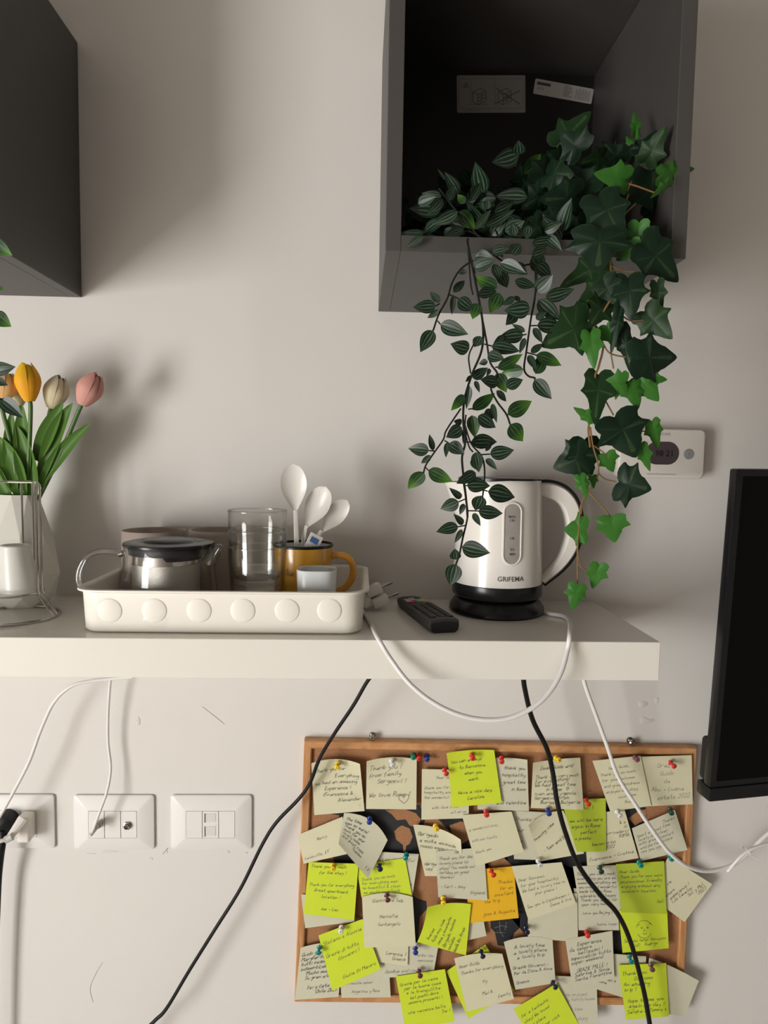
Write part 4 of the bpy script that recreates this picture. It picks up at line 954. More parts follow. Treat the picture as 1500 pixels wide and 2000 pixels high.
NL = [
 (1, [(608, 1491), (703, 1492), (712, 1584), (614, 1592)], PCREAM, 2, ['Thank you for', '>Everything', 'we had an amazing', '^Experience !', '^(Francesca &', '>Alexander', '>:)'], 'cream note reading Everything, top left corner of the noticeboard', dict(bulge=9, cor=(.004, .008, 0, 0), size=.0052)),
 (2, [(716, 1487), (814, 1483), (813, 1581), (715, 1580)], PCREAM, 2, ['Thank you !', 'from family', '^Sergeevi !', '', 'We love Rome !', ''], 'cream note reading We love Rome with a drawn heart', dict(draw=[flatline([(.021, -.034), (.013, -.027), (.012, -.022), (.015, -.019), (.019, -.021), (.0205, -.024), (.023, -.019), (.028, -.018), (.029, -.023), (.026, -.029), (.021, -.034)], .0005)], bulge=6, cor=(.009, 0, 0, 0), size=.0066)),
 (3, [(824, 1502), (918, 1504), (915, 1598), (823, 1601)], PCREAM, 1, ['^Dear Guido', '', 'thank you for your', 'hospitality and', 'the wonderful time', '', '^with love from', '>all of us'], 'pale note with faint writing half hidden left of the upper lime note', dict(ink=INKF)),
 (4, [(872, 1471), (965, 1465), (980, 1568), (881, 1577)], PLIME, 3, ['You can always', '^to Barcelona', '^when you', '^want.', '', '^Have a nice day,', '^Caroline'], 'lime note signed Caroline in the top row', dict(bulge=3, cor=(.006, 0, 0, 0), size=.0048, bul=(2, 0))),
 (5, [(930, 1484), (1030, 1484), (1033, 1584), (933, 1581)], PPALE, 1, ['>thank you', '>hospitality', '>great time', '>in Rome', '', '>and Valentina'], 'pale note poking out right of the upper lime note', dict(bulge=4, cor=(0, .005, 0, 0), size=.005)),
 (6, [(1041, 1490), (1133, 1480), (1140, 1582), (1037, 1578)], PCREAM, 2, ['^Dear Guido and', '', 'Thank you very much', 'for everything!', 'We had great time', '^in Rome  *', 'Ivan and Evgeniia', 'Sergeevs, from', '>Burgas, Bulgaria'], 'cream note signed Burgas with curled left corner, under the thick black cord', dict(bulge=2, cor=(.012, 0, 0, 0), size=.0055, bul=(0, 0))),
 (7, [(1157, 1486), (1251, 1476), (1272, 1574), (1192, 1585)], PCREAM, 3, ['^Dear Guido,', 'Thank you so much', 'for your welcome', 'and great kindness', 'enjoyed our stay', '^Love from', '^Anna'], 'cream note under the white cord at the top right', dict(ink=INKF, size=.0045)),
 (8, [(1250, 1478), (1351, 1475), (1353, 1571), (1258, 1575)], PCREAM, 2, ['^Grazie', '^Guido', '^da', '^Abu + Luana', '>estate 2022'], 'cream note reading Grazie Guido in the top right corner of the noticeboard', dict(size=.0066, ink=INKF)),
 (9, [(581, 1631), (669, 1595), (678, 1668), (593, 1687)], PCREAM, 1, ['', '^Nancy', '', '', 'Louisville, KY'], 'tilted cream note reading Louisville sticking out over the left frame', dict(ink=INKF, size=.0045, curl=.006)),
 (10, [(672, 1588), (757, 1641), (719, 1716), (661, 1648)], PPALE, 3, ['The time', 'was so warm!', 'Thank you so', 'much for your', 'lovely home', 'and great room', '^Thanks', '>T.V.'], 'curled greyish note turned like a diamond with a blue pin', dict(bulge=16, size=.0044, curl=.012, wd=.00055)),
 (11, [(807, 1611), (900, 1640), (905, 1712), (830, 1711)], PCREAM, 1, ['Obrigado', 'a muita amizade', 'nosso especial GR', '', '', 'obrigado outra', 'vez'], 'cream note reading Obrigado with curled right corner', dict(bulge=8, cor=(0, .01, 0, 0), size=.0052)),
 (12, [(851, 1663), (945, 1655), (952, 1759), (856, 1752)], PPALE, 2, ['Thank you for the', 'lovely place to', 'stay! You made our', 'holiday so good', 'thanks!', '', '- Carl + Amy', '>England'], 'pale note signed Carl and Amy left of the amber note', dict(ink=INKF, size=.0045, cor=(0, 0, 0, .003))),
 (13, [(902, 1592), (999, 1585), (1023, 1663), (931, 1692)], PCREAM, 3, ['', 'a wonderful stay', '', 'with our family', '', 'thank you', ''], 'nearly blank tilted cream note with red pin, below the upper lime note', dict(ink=INKL, size=.004)),
 (14, [(1000, 1583), (1090, 1588), (1060, 1680), (1004, 1678)], PPALE, 0, ['Thanks for', '', 'your', '', 'nice', 'home', ''], 'pale note mostly hidden right of the nearly blank tilted note', dict(size=.005)),
 (15, [(1032, 1612), (1100, 1583), (1141, 1667), (1056, 1682)], PCREAM, 1, ['', 'Amazing view', '', '', '- Sam and Dan', '', ''], 'cream note reading Amazing with a blue pin and curled corner', dict(bulge=7, cor=(.01, 0, 0, 0), size=.0052, rot=20)),
 (16, [(1096, 1563), (1183, 1559), (1184, 1663), (1127, 1664)], POLIVE, 2, ['^merci !', '', 'we will be here', 'again in Rome', '^perfect', 'a presto', '>bacioni'], 'darker green note with red pin beside the thick black cord', dict(size=.0052, wd=.0006)),
 (17, [(1140, 1590), (1220, 1582), (1247, 1676), (1147, 1694)], PCREAM, 1, ['', '>& e', '>di', '>arrivederci', '>ROMA', '^Torino', '^2022', '', 'Francesca + Cristina'], 'cream note signed Francesca and Cristina with a white pin', dict(size=.0050)),
 (18, [(1234, 1618), (1318, 1582), (1343, 1660), (1252, 1682)], PPALE, 2, ['>Thanks', 'Spent a great time', 'lovely and clean', 'with great comfort', 'and perfect place', 'see you again', ''], 'pale tilted note at the right frame, under the white cord', dict(ink=INKF, size=.0045)),
 (19, [(603, 1684), (700, 1687), (692, 1797), (593, 1785)], PLIME, 3, ['Thank you so much', '^for the stay !', '', 'Thank you for everything', '^Great apartment', '^location !', '', '^Joe + Leo'], 'lime note with yellow pin at the left of the third row', dict(size=.0046, top=.02)),
 (20, [(588, 1747), (690, 1750), (692, 1800), (596, 1813)], PPALE, 1, [], 'blank pale note sticking out below the leftmost lime note', dict()),
 (21, [(696, 1690), (791, 1676), (805, 1751), (706, 1753)], PLIME, 2, ['', '', 'Thank you so much', 'for everything was', 'so beautiful & clean', 'we would come back'], 'lime note with navy pin in the third row', dict(ink=INKF, size=.0044)),
 (22, [(728, 1663), (818, 1668), (805, 1752), (730, 1750)], PPALE, 1, ['and the beautiful', '', '', '', '>so', ''], 'pale note with teal pin poking out behind the lime note with navy pin', dict(size=.005)),
 (23, [(707, 1752), (806, 1752), (812, 1848), (712, 1851)], PCREAM, 4, ['^Gianni e la Sab', '', '^Marcella', '^Santangelo', '', ''], 'large plain cream note with maroon pin left of centre', dict(ink=INKF, size=.0048, bulge=8, top=.05)),
 (24, [(622, 1827), (708, 1795), (744, 1893), (649, 1935)], PLIME, 4, ['Stefano e Alessia', '', 'Grazie di tutto', '^Giovanni !', '', '', '>Giulia Di Mauro'], 'tilted lime note signed Giulia with a white pin', dict(size=.0056)),
 (25, [(587, 1851), (672, 1838), (661, 1947), (576, 1953)], PPALE, 1, ['Guido grazie', 'Margherita e', 'tutti insieme', 'indimenticabile', '^Mucho mucho', '^Su gran alma', '', '^Tai y Cata', '>Chile 2023'], 'grey note full of writing in the bottom left corner', dict(size=.0052, bulge=3, wd=.0006)),
 (26, [(661, 1860), (758, 1850), (763, 1948), (667, 1949)], PPALE, 0, ['', '', '', '', '', '', 'con mucho amor', '', '^Angelina y Bea'], 'pale note at the bottom frame right of the corner note', dict(ink=INKF, size=.0046)),
 (27, [(704, 1812), (799, 1815), (796, 1887), (712, 1875)], PCREAM, 2, ['', '', '', '', '>Lorenza !', '>Greece'], 'cream note piece reading Greece under the large plain cream note', dict(size=.0052)),
 (28, [(760, 1832), (856, 1848), (846, 1905), (745, 1910)], PPALE, 1, ['', '>Thanks for', '>welcome', '', 'Goodbye and ciao'], 'grey note with blue pin under the curled lime note', dict(ink=INKF, size=.0046)),
 (29, [(834, 1772), (920, 1766), (910, 1866), (815, 1840)], PLIME, 3, ['', 'Gracias', 'Guido muy linda', 'casa y excelente', 'Obrigado, muchos', 'saludos', 'desde Bs Aires'], 'curled lime note with yellow pin left of the amber note', dict(rot=75, size=.0044, bulge=5, cor=(.012, 0, 0, 0), bul=(3, 0))),
 (30, [(908, 1700), (1003, 1692), (1013, 1793), (917, 1803)], PAMB, 1, ['', '>Thanks', '>for an', '>excellent', '^the trip', '', '>jose & Augusta'], 'amber orange note near the middle of the noticeboard', dict(ink=mat('brown_ink', (.25, .12, .02), rough=.7, noise=.1), size=.005)),
 (31, [(878, 1762), (938, 1762), (950, 1828), (890, 1842)], PPALE, 0, [], 'scrap of blank pale note below the amber note', dict()),
 (32, [(999, 1692), (1097, 1684), (1125, 1765), (1032, 1797)], PCREAM, 3, ['', 'Dear Giovanni,', 'for your hospitality!', 'We had a lovely time in', '^your place !', '', 'See you in Copenhagen !', '>Emma & Ove'], 'tilted cream note with white pin right of the amber note', dict(ink=INKF, size=.0045)),
 (33, [(1031, 1745), (1127, 1745), (1129, 1840), (1031, 1832)], PPALE, 2, [], 'blank pale note below the tilted cream note with white pin', dict()),
 (34, [(1119, 1692), (1204, 1690), (1215, 1797), (1136, 1796)], PPALE, 2, ['Thank you very much', 'everything you are so', 'sweet, everything we', 'you created wonderful', 'made time in Rome', 'adorable and happy', 'Thank you again for', 'your very home', '', 'Love you Bejing !'], 'densely written pale note with dark green pin left of the long lime note', dict(size=.0044)),
 (35, [(1120, 1735), (1206, 1738), (1209, 1817), (1130, 1817)], PPALE, 1, ['', '', '', '', '', '>hasta luego'], 'pale note sticking out below the densely written one', dict(ink=INKF, size=.0042)),
 (36, [(1208, 1778), (1303, 1774), (1306, 1852), (1216, 1861)], PLIME, 3, ['', '', '', '', '', 'See you later Giovanni', '^Sofi   Rodrigo'], 'lower half lime note with a drawn face', dict(size=.0046, draw=face)),
 (37, [(1203, 1688), (1297, 1682), (1302, 1785), (1214, 1782)], POLIVE, 4, ['Dear Guido', 'Thank you for your warm', 'professional friendly', 'enjoying without any', 'excellent location', '', '>Sofi', ''], 'upper green note with teal pin above the drawn face note', dict(size=.0046)),
 (38, [(1306, 1673), (1391, 1727), (1337, 1801), (1262, 1745)], PCREAM, 2, ['', 'Vive la vie', '', 'con amore', '^experience !', '^Los Canelos', '>Sol y Mel', '>2023'], 'diamond-turned cream note hanging out over the right frame', dict(size=.005, rot=70)),
 (39, [(1104, 1835), (1196, 1818), (1200, 1911), (1118, 1928)], PPALE, 3, ['^Esperienza', 'da sempre', '^bellissimi !', 'impeccabile tutto', 'super weekend', '', '^GRAZIE MILLE !', '^Sabrina & Sonia', '>Santa Fiorentina'], 'pale note reading Grazie Mille with red pin', dict(size=.0056, wd=.0006)),
 (40, [(984, 1840), (1079, 1835), (1085, 1920), (1007, 1933)], PPALE, 3, ['^A lovely time', '^a lovely place', '^a lovely trip', '', 'Grazie Giovanni :)', 'Bar da Elena & Anna', '', 'Greece'], 'pale note reading lovely trip in the bottom row', dict(size=.0052, bulge=8)),
 (41, [(872, 1897), (948, 1845), (1004, 1935), (915, 1990)], PLIME, 1, ['', '', '', '', '', '', '>ciao a tutti'], 'lime note showing round the edges behind the cream note with navy pin', dict()),
 (42, [(887, 1872), (981, 1863), (1004, 1951), (912, 1976)], PCREAM, 3, ['Dear Guido', '^Thanks for everything', '', '^Vy', '', '^Mai &', '>family'], 'tilted cream note with navy pin over a lime one in the bottom row', dict(ink=INKF, bulge=5, size=.0048)),
 (43, [(773, 1907), (869, 1893), (888, 1995), (792, 2012)], PLIME, 3, ['Grazie per la casa', '^per la buona casa', '^e la tranquillita', '^bel posto dove', '^essere presenti !', '', '^una vacanza bella', '>Da !', ''], 'lime note with maroon pin hanging below the bottom frame', dict(size=.0048)),
 (44, [(1003, 1971), (1087, 1921), (1140, 2018), (1060, 2065)], PLIME, 3, ['for a fantastic', 'stay! We loved', 'your place', 'enjoyed our visit', 'and the city', 'thank you', ''], 'tilted lime note with navy pin cut by the bottom photo edge', dict(size=.0048)),
 (45, [(1082, 1906), (1165, 1909), (1168, 2002), (1088, 2006)], PPALE, 1, ['', '', '^We enjoyed', 'lovely family house', '', 'for the time', '', '^everything'], 'long pale note below the Grazie Mille note', dict(ink=INKL, size=.0048, curl=.006)),
 (46, [(1160, 1860), (1262, 1868), (1258, 1962), (1165, 1932)], PPALE, 1, ['>and', '', '', '', '', 'Gracias a', 'Rome', ''], 'pale note with teal pin behind the bottom right lime note', dict(size=.0048)),
 (47, [(1207, 1885), (1301, 1881), (1307, 1985), (1223, 1992)], PLIME, 3, ['Thank you', '^Giacomo', 'An amazing', 'trip !', '', '^Hope to see you', '^again one day !', '^Sandra & Tommy x'], 'lime note reading Hope to see you again in the bottom right', dict(size=.0058, wd=.0006)),
 (48, [(1268, 1871), (1365, 1916), (1337, 1985), (1255, 1975)], PPALE, 2, [], 'blank grey note hanging off the bottom right corner of the board', dict(curl=.001, bulge=3)),
]
for k_, q, m, ly, tx, lab, kw in NL: note(k_, q, m, ly, tx, lab, **kw)

# ------------------------------------------------------------ push pins
def pin(px, py, col, where, d=.024, tx=0, tz=0):
    c = P(px, py, d)
    vf = lathe([(.0003, -.010), (.0005, 0), (.0042, .0002), (.0046, .0010), (.0040, .0018), (.0026, .0026), (.0021, .006), (.0026, .0085), (.0038, .0095), (.0046, .0105), (.0044, .0118), (.0032, .0126), (.001, .0128)], 0, 0, 0, 18)
    mt = Matrix.Translation((c.x, c.y, c.z)) @ Matrix.Rotation(math.radians(tz), 4, 'Z') @ Matrix.Rotation(math.radians(90+tx), 4, 'X')
    o = obj('push_pin', xf(vf, mt), PINM[col], angle=50); tag(o, f'{col} push pin {where}', 'push pin', 'push pins on the noticeboard')
for px, py, c, wh in [
 (660, 1491, 'yellow', 'at the top of the note reading Everything'), (765, 1486, 'white', 'in the note reading We love Rome'), (806, 1475, 'green', 'stuck in bare cork beside a red one'),
 (816, 1475, 'red', 'stuck in bare cork between a green and a blue one'), (833, 1477, 'blue', 'stuck in bare cork right of the red one'), (868, 1503, 'red', 'at the left edge of the upper lime note'),
 (921, 1474, 'red', 'at the top of the lime note signed Caroline'), (979, 1480, 'red', 'at the right edge of the upper lime note'), (1085, 1480, 'yellow', 'beside the thick black cord on the Burgas note'),
 (1240, 1479, 'mauve', 'where two cream notes meet in the top right'), (1309, 1489, 'red', 'in the note reading Grazie Guido'), (722, 1598, 'blue', 'in the curled diamond-turned greyish note'),
 (850, 1613, 'yellow', 'in the note reading Obrigado'), (949, 1584, 'red', 'in the nearly blank tilted cream note'), (1069, 1581, 'blue', 'in the note reading Amazing'), (1144, 1562, 'red', 'in the darker green note by the black cord'),
 (1205, 1585, 'white', 'in the note signed Francesca and Cristina'), (1308, 1580, 'dark green', 'in the tilted pale note at the right frame'), (650, 1690, 'yellow', 'in the leftmost lime note of the third row'),
 (740, 1690, 'navy', 'in the lime note of the third row'), (794, 1669, 'teal', 'in the pale note behind a lime one'), (755, 1748, 'maroon', 'in the large plain cream note'), (667, 1811, 'white', 'in the tilted lime note signed Giulia'),
 (624, 1850, 'teal', 'in the densely written bottom left note'), (811, 1851, 'blue', 'in the grey note under the curled lime note'), (865, 1754, 'yellow', 'in the curled lime note'), (959, 1700, 'red', 'in the amber note'),
 (1051, 1681, 'white', 'in the tilted cream note right of the amber one'), (1171, 1694, 'dark green', 'in the densely written pale note'), (1248, 1684, 'teal', 'in the green note above the drawn face'),
 (1308, 1671, 'teal', 'in the cream note hanging over the right frame'), (1146, 1820, 'red', 'in the note reading Grazie Mille'), (1027, 1812, 'navy', 'above the note reading lovely trip'), (939, 1857, 'navy', 'in the cream note over a lime one'),
 (818, 1896, 'maroon', 'in the lime note hanging below the frame'), (1079, 1919, 'navy', 'in the lime note cut by the bottom edge'), (1229, 1867, 'teal', 'behind the bottom right lime note'), (1271, 1884, 'mauve', 'in the lime note reading Hope to see you')]:
    rp = random.Random(px*py)
    pin(px, py, c, wh, .0285 if not (1477 == py or 1475 == py) else .0135, rp.uniform(-8, 14), rp.uniform(-14, 14))

# ------------------------------------------------------------ leaves
def striped_mesh(name, m, seed):
    rnd = random.Random(seed); n = 12; V = []; uv = []; Fs = []; cu = rnd.uniform(-.10, .16); fold = rnd.uniform(.08, .22); tw = rnd.uniform(-.05, .05)
    for j in range(n+1):
        t = j/n; w_ = .5*(math.sin(math.pi*t**.72)**.85)*(1-.12*t) if 0 < t < 1 else .008
        if t > .8: w_ *= 1-.25*(t-.8)/.2
        for i in range(7):
            u = -1+i/3; V.append((u*w_+tw*math.sin(math.pi*t), t, fold*abs(u)*w_*1.0-cu*t*t*1.0)); uv.append((u, t))
    for j in range(n):
        for i in range(6): Fs.append([j*7+i, j*7+i+1, (j+1)*7+i+1, (j+1)*7+i])
    return mk(name, V, Fs, uv, m)
def mk(name, V, Fs, uv, m):
    me = bpy.data.meshes.new(name); me.from_pydata(V, [], Fs); ul = me.uv_layers.new(name='UVMap')
    for lp in me.loops: ul.data[lp.index].uv = uv[lp.vertex_index]
    me.shade_smooth(); me.materials.append(m); return me
IO = [(0, .05), (.07, -.02), (.18, -.06), (.31, -.05), (.41, .03), (.425, .09), (.39, .17), (.385, .24), (.44, .33), (.51, .42), (.47, .45), (.36, .485), (.275, .55), (.235, .63), (.20, .72), (.13, .85), (.05, .96), (0, 1)]
def ivy_mesh(name, m, seed):
    rnd = random.Random(seed); L = [(x*rnd.uniform(.92, 1.06), y) for x, y in IO]; R_ = [(-x*rnd.uniform(.9, 1.06), y) for x, y in IO[1:-1]][::-1]
    out = L+R_; n = len(out); c = (0, .36); V = []; uv = []; Fs = []; rings = 5
    cu = rnd.uniform(.05, .22); a1 = rnd.uniform(0, 6)
    for k in range(rings+1):
        f = k/rings
        for i, (x, y) in enumerate(out):
            px, py = c[0]+(x-c[0])*f, c[1]+(y-c[1])*f
            z = -cu*f*f*(.6+.4*math.sin(2*math.atan2(y-c[1], x)+a1))+.12*abs(px)-.012*math.cos(5*math.atan2(py-.1, px))*f
            V.append((px, py, z)); ang = math.atan2(y-.05, x)
            vein = min(abs(ang-math.radians(q)) for q in (90, 40, 140, 5, 175))
            uv.append((f if k == rings else min(.9, .02+vein*2.2*max(f, .2)) if vein > .10 else .0, py))
    for k in range(rings):
        for i in range(n): Fs.append([k*n+i, k*n+(i+1) % n, (k+1)*n+(i+1) % n, (k+1)*n+i])
    return mk(name, V, Fs, uv, m)
SM = {'d': [striped_mesh('striped_leaf', LEAFD, s) for s in range(4)], 'b': [striped_mesh('striped_leaf', LEAFB, s+9) for s in range(3)]}
IM = {'d': [ivy_mesh('ivy_leaf', IVYD, s) for s in range(4)], 'm': [ivy_mesh('ivy_leaf', IVYM, s+5) for s in range(3)], 'b': [ivy_mesh('ivy_leaf', IVYB, s+9) for s in range(3)]}
lr = random.Random(11)
def leafobj(me, a, b, wd, parent, roll=0, label=None):
    ay_ = b-a; L = ay_.length; ay_ = ay_.normalized(); nr = (CAM-a); nr.x *= .4; nr = nr-ay_*nr.dot(ay_); nr.normalize(); ax_ = ay_.cross(nr)
    q = Matrix.Rotation(roll, 3, ay_); ax_ = q @ ax_; nr = q @ nr
    M4 = Matrix((ax_*wd, ay_*L, nr*max(L, wd)*.8)).transposed().to_4x4(); M4.translation = a-wloc(parent)
    o = bpy.data.objects.new('leaf', me); C.objects.link(o); o.parent = parent; o.matrix_local = M4
    if label: o['label'] = label
    return o
def leaves(lst, ox, oy, s, parent, d, meshes, jit=.008, tip=.014):
    wk = 1.14 if meshes is IM else 1.24
    for it in lst:
        x0, y0, x1, y1, w_ = it[:5]; k = it[5] if len(it) > 5 else 'd'; dd = it[6] if len(it) > 6 else d+lr.uniform(-jit, jit)
        a = P(ox+x0/s, oy+y0/s, dd); b = P(ox+x1/s, oy+y1/s, dd+lr.uniform(-tip, tip))
        sc_ = (D-dd)/F; ml = meshes[k]
        leafobj(ml[lr.randrange(len(ml))], a, b, w_/s*sc_*wk, parent, lr.uniform(-.28, .28))
def stem(pts, ox, oy, s, parent, d, r, m, ds=None):
    p = [P(ox+x/s, oy+y/s, (ds[i] if ds else d)) for i, (x, y) in enumerate(pts)]
    return obj('stem', tube(p, r, 6, 5), m, parent)
HP = empty('hanging_plant', P(950, 480, .2)); HP.location.z = CZ2+.018; tag(HP, 'trailing artificial plant with small striped pointed leaves spilling over the cabinet edge', 'plant')
IV = empty('ivy_plant', P(1200, 470, .2)); IV.location.z = CZ2+.018; tag(IV, 'trailing artificial ivy with large dark and bright green lobed leaves', 'plant')
for pr_, x in ((HP, P(880, 400, .12).x), (IV, P(1150, 400, .14).x)):
    obj('pot', lathe([(.001, 0), (.036, 0), (.037, .002), (.045, .055), (.048, .056), (.048, .062), (.044, .062), (.043, .05), (.001, .048)], x, -.13, CZ2+.018, 24), POTM, pr_, angle=40)
HD = .333
Z7 = [(295,490,110,500,90),(330,460,250,375,50),(320,520,225,595,45),(335,640,555,720,105),(275,690,170,868,100),(440,380,540,272,55),(440,400,425,560,42),(480,430,600,525,95),(640,470,595,597,85,'b'),(795,345,612,252,95,'b'),(815,385,738,548,110,'b'),(550,215,465,210,36),(610,180,780,110,90),(640,385,790,370,80),(940,280,1105,330,70),(1105,150,1250,270,95),(1110,370,1250,235,110),(1080,80,1188,220,120,'b'),(1190,415,1420,350,100),(940,420,830,482,50),(935,410,990,455,32),(1062,510,858,530,120),(945,535,875,642,90),(1130,440,1308,610,110),(1120,650,1350,655,110),(1110,595,1200,540,55),(1022,700,915,638,40),(1008,725,800,750,100),(850,735,755,812,50),(1022,750,978,880,42),(1090,670,1168,790,55),(1070,870,1168,798,50),(750,815,985,860,92),(720,885,860,925,85),(568,842,422,800,100),(660,735,610,830,80),(1112,890,1322,975,90,'b'),(1050,890,1110,1012,55),(1108,1042,1190,862,95,'b'),(1100,1088,1240,1248,100),(800,1000,1008,880,80,'b'),(1012,1010,832,1035,95,'b'),(720,940,648,962,45),(595,1075,725,995,75),(735,1000,712,1060,30),(800,1115,655,1090,90),(790,1040,872,1195,95,'b'),(870,1150,1008,1085,85),(618,1100,655,1200,34),(585,1060,535,1110,30),(790,1178,878,1272,48),(595,1335,778,1198,85,'b'),(530,1215,422,1342,70,'b'),(572,1140,545,1330,50),(882,1372,1082,1262,110,'b'),(900,1455,1008,1592,120,'b'),(757,1285,795,1445,42),(745,1325,700,1445,78),(590,1380,612,1562,90,'b'),(640,1385,780,1480,95),(508,1440,438,1425,48),(508,1478,378,1560,95)]
Z8 = [(290,600,82,575,110),(330,600,293,435,52),(305,645,208,732,55),(240,810,82,978,120,'b'),(285,790,522,902,120,'b'),(470,520,455,672,48),(485,530,637,635,110),(700,515,968,517,125),(885,635,1118,595,120),(848,680,952,782,55),(745,615,775,812,100),(745,815,553,925,100),(660,940,892,945,125),(865,1000,1142,1055,155),(605,1062,498,970,60),(580,1098,398,1175,112),(632,1118,590,1228,50),(800,1040,740,1195,125),(772,1190,1008,1214,120),(722,1212,795,1338,55),(622,1320,538,1222,58),(572,1338,358,1395,100),(612,1370,540,1502,50),(612,1540,887,1602,145),(553,1665,545,1560,95),(550,1710,495,1922,140),(640,380,622,540,42),(840,605,915,495,42),(700,690,790,800,60)]
leaves(Z7, 780, 480, 4.167, HP, HD, SM); leaves(Z8, 780, 760, 5, HP, HD, SM)
sd = lambda l: stem(l[0], l[1], l[2], l[3], HP, HD, l[4], STEMD, l[5] if len(l) > 5 else None)
sd([[(560, -60), (560, 0), (640, 400), (680, 650), (670, 850), (590, 1050), (530, 1250), (520, 1420), (535, 1600), (515, 1690), (512, 1780), (545, 2080), (555, 2210)], 780, 480, 4.167, .0013])
sd([[(625, 900), (655, 1100), (665, 1250), (620, 1450), (590, 1600), (560, 1690), (550, 1720)], 780, 760, 5, .0011])
sd([[(600, 120), (500, 190), (430, 300), (390, 430), (320, 560), (275, 690)], 780, 480, 4.167, .0011])
sd([[(560, 20), (580, 300), (600, 400)], 780, 480, 4.167, .0009])
sd([[(1000, 160), (1110, 170), (1105, 400), (1070, 600), (1035, 850), (1015, 1000), (1050, 1060), (1100, 1075), (1103, 1095)], 780, 480, 4.167, .0011])
sd([[(680, 620), (710, 780), (740, 950), (800, 1050), (745, 1150), (790, 1260), (870, 1370), (902, 1455)], 780, 480, 4.167, .0011])
sd([[(610, 790), (565, 900), (580, 1040)], 780, 480, 4.167, .0009])
sd([[(600, 190), (460, 400), (430, 490), (340, 620), (260, 740), (235, 820)], 780, 760, 5, .0010])
sd([[(650, 250), (640, 400), (680, 560), (720, 615)], 780, 760, 5, .0009])
sd([[(640, 350), (700, 530), (800, 650), (830, 760), (830, 900), (812, 1060)], 780, 760, 5, .0010])
for tw in ([(330, 470), (295, 490)], [(310, 610), (335, 640)], [(400, 395), (480, 430)], [(1035, 720), (1000, 728)], [(1040, 870), (1115, 890)], [(1068, 650), (1120, 650)], [(690, 800), (765, 820)], [(780, 990), (810, 985)], [(870, 1380), (890, 1372)], [(560, 1330), (600, 1325)]):
    sd([tw, 780, 480, 4.167, .0008])
for tw in ([(345, 605), (290, 600)], [(255, 765), (285, 795)], [(440, 500), (485, 530)], [(800, 640), (885, 635)], [(820, 985), (862, 997)], [(665, 1187), (780, 1190)], [(640, 1075), (580, 1100)], [(650, 1330), (570, 1345)], [(600, 1530), (615, 1545)], [(650, 945), (670, 935)], [(650, 518), (705, 518)]):
    sd([tw, 780, 760, 5, .0008])
# ivy, hanging and inside
ID = .338
Z9 = [(200,480,510,160,260,'m',.18),(430,520,240,340,300,'d',.22),(650,540,400,620,160,'m',.24),(890,380,885,140,95,'b',.28),(905,560,1075,330,190,'d',.27),(960,625,1160,285,210,'m',.29),(850,445,803,375,60,'b',.29),(835,760,538,700,240,'b',.31),(1085,720,1405,660,190,'b',.325),(1205,755,1020,912,85,'b',.325),(860,800,1310,880,340,'d',.285),(520,880,285,630,290,'d',.27),(420,900,70,930,310,'d',.28),(560,870,790,1285,370,'d',.315),(590,1150,560,1545,500,'d',.332),(920,1110,900,1420,190,'b',.325),(940,1320,715,1450,200,'b',.328),(940,1280,1270,1640,360,'d',.338),(640,1440,235,1690,260,'m',.325),(300,560,60,760,260,'d',.2),(780,620,600,420,200,'d',.2),(1050,650,1260,560,180,'d',.24),(250,1000,60,1250,220,'d',.29),(180,640,-40,820,260,'d',.21),(120,860,-90,1000,240,'d',.27),(560,640,420,900,250,'d',.25),(100,1080,-60,1290,200,'d',.30),(700,700,620,960,240,'d',.27),(1000,930,1180,1130,260,'d',.27)]
Z10 = [(640,300,330,540,270,'m'),(600,430,470,660,250,'m'),(480,600,75,820,380,'m'),(470,690,505,1005,170,'b'),(600,640,690,830,170,'b'),(720,460,640,890,105),(725,640,810,1060,130),(780,230,810,610,270),(1010,280,1050,560,120,'m'),(900,520,1140,760,270,'m'),(810,920,1200,900,370,'d',.345),(860,1060,1030,1268,230,'b'),(960,1080,1100,1090,110,'b'),(770,1120,565,1130,230,'b'),(800,1100,862,1330,200,'b'),(545,1020,515,1455,250,'m'),(500,1420,333,1315,105,'b'),(560,270,700,480,240)]
Z11 = [(620,40,820,410,450,'d',.348),(400,390,92,508,360,'d'),(370,250,340,635,330,'d'),(545,375,612,542,175,'b'),(640,620,940,690,360),(940,90,995,342,150,'b'),(845,300,930,535,125,'b'),(320,560,385,770,120,'b'),(430,560,440,680,85,'b'),(385,1040,182,1032,280,'b'),(590,915,622,1148,265,'b'),(490,1330,428,1553,180,'b'),(310,1505,250,1732,185,'b')]
leaves(Z9, 1040, 180, 4.412, IV, .3, IM, tip=.03); leaves(Z10, 1040, 480, 4.167, IV, ID, IM); leaves(Z11, 1060, 800, 4.412, IV, ID, IM)
si = lambda l: stem(l[0], l[1], l[2], l[3], IV, l[5] if len(l) > 5 else ID-.004, l[4], STEMI, l[6] if len(l) > 6 else None)
si([[(640, -60), (635, 160), (650, 400), (500, 670), (575, 800), (540, 980), (510, 1060), (500, 1200), (470, 1400), (455, 1500), (470, 1640)], 1040, 480, 4.167, .0013])
si([[(410, 150), (430, 300), (480, 550), (350, 770), (320, 900), (300, 1200), (300, 1500)], 1060, 800, 4.412, .0009])
for l in ([(640, 165), (740, 205), (830, 212)], [(650, 300), (740, 330)], [(730, 570), (800, 610), (900, 605)], [(575, 800), (640, 880), (820, 915)], [(640, 890), (660, 1000)], [(580, 1055), (640, 1085)], [(560, 1200), (660, 1380)]): si([l, 1040, 480, 4.167, .0009])
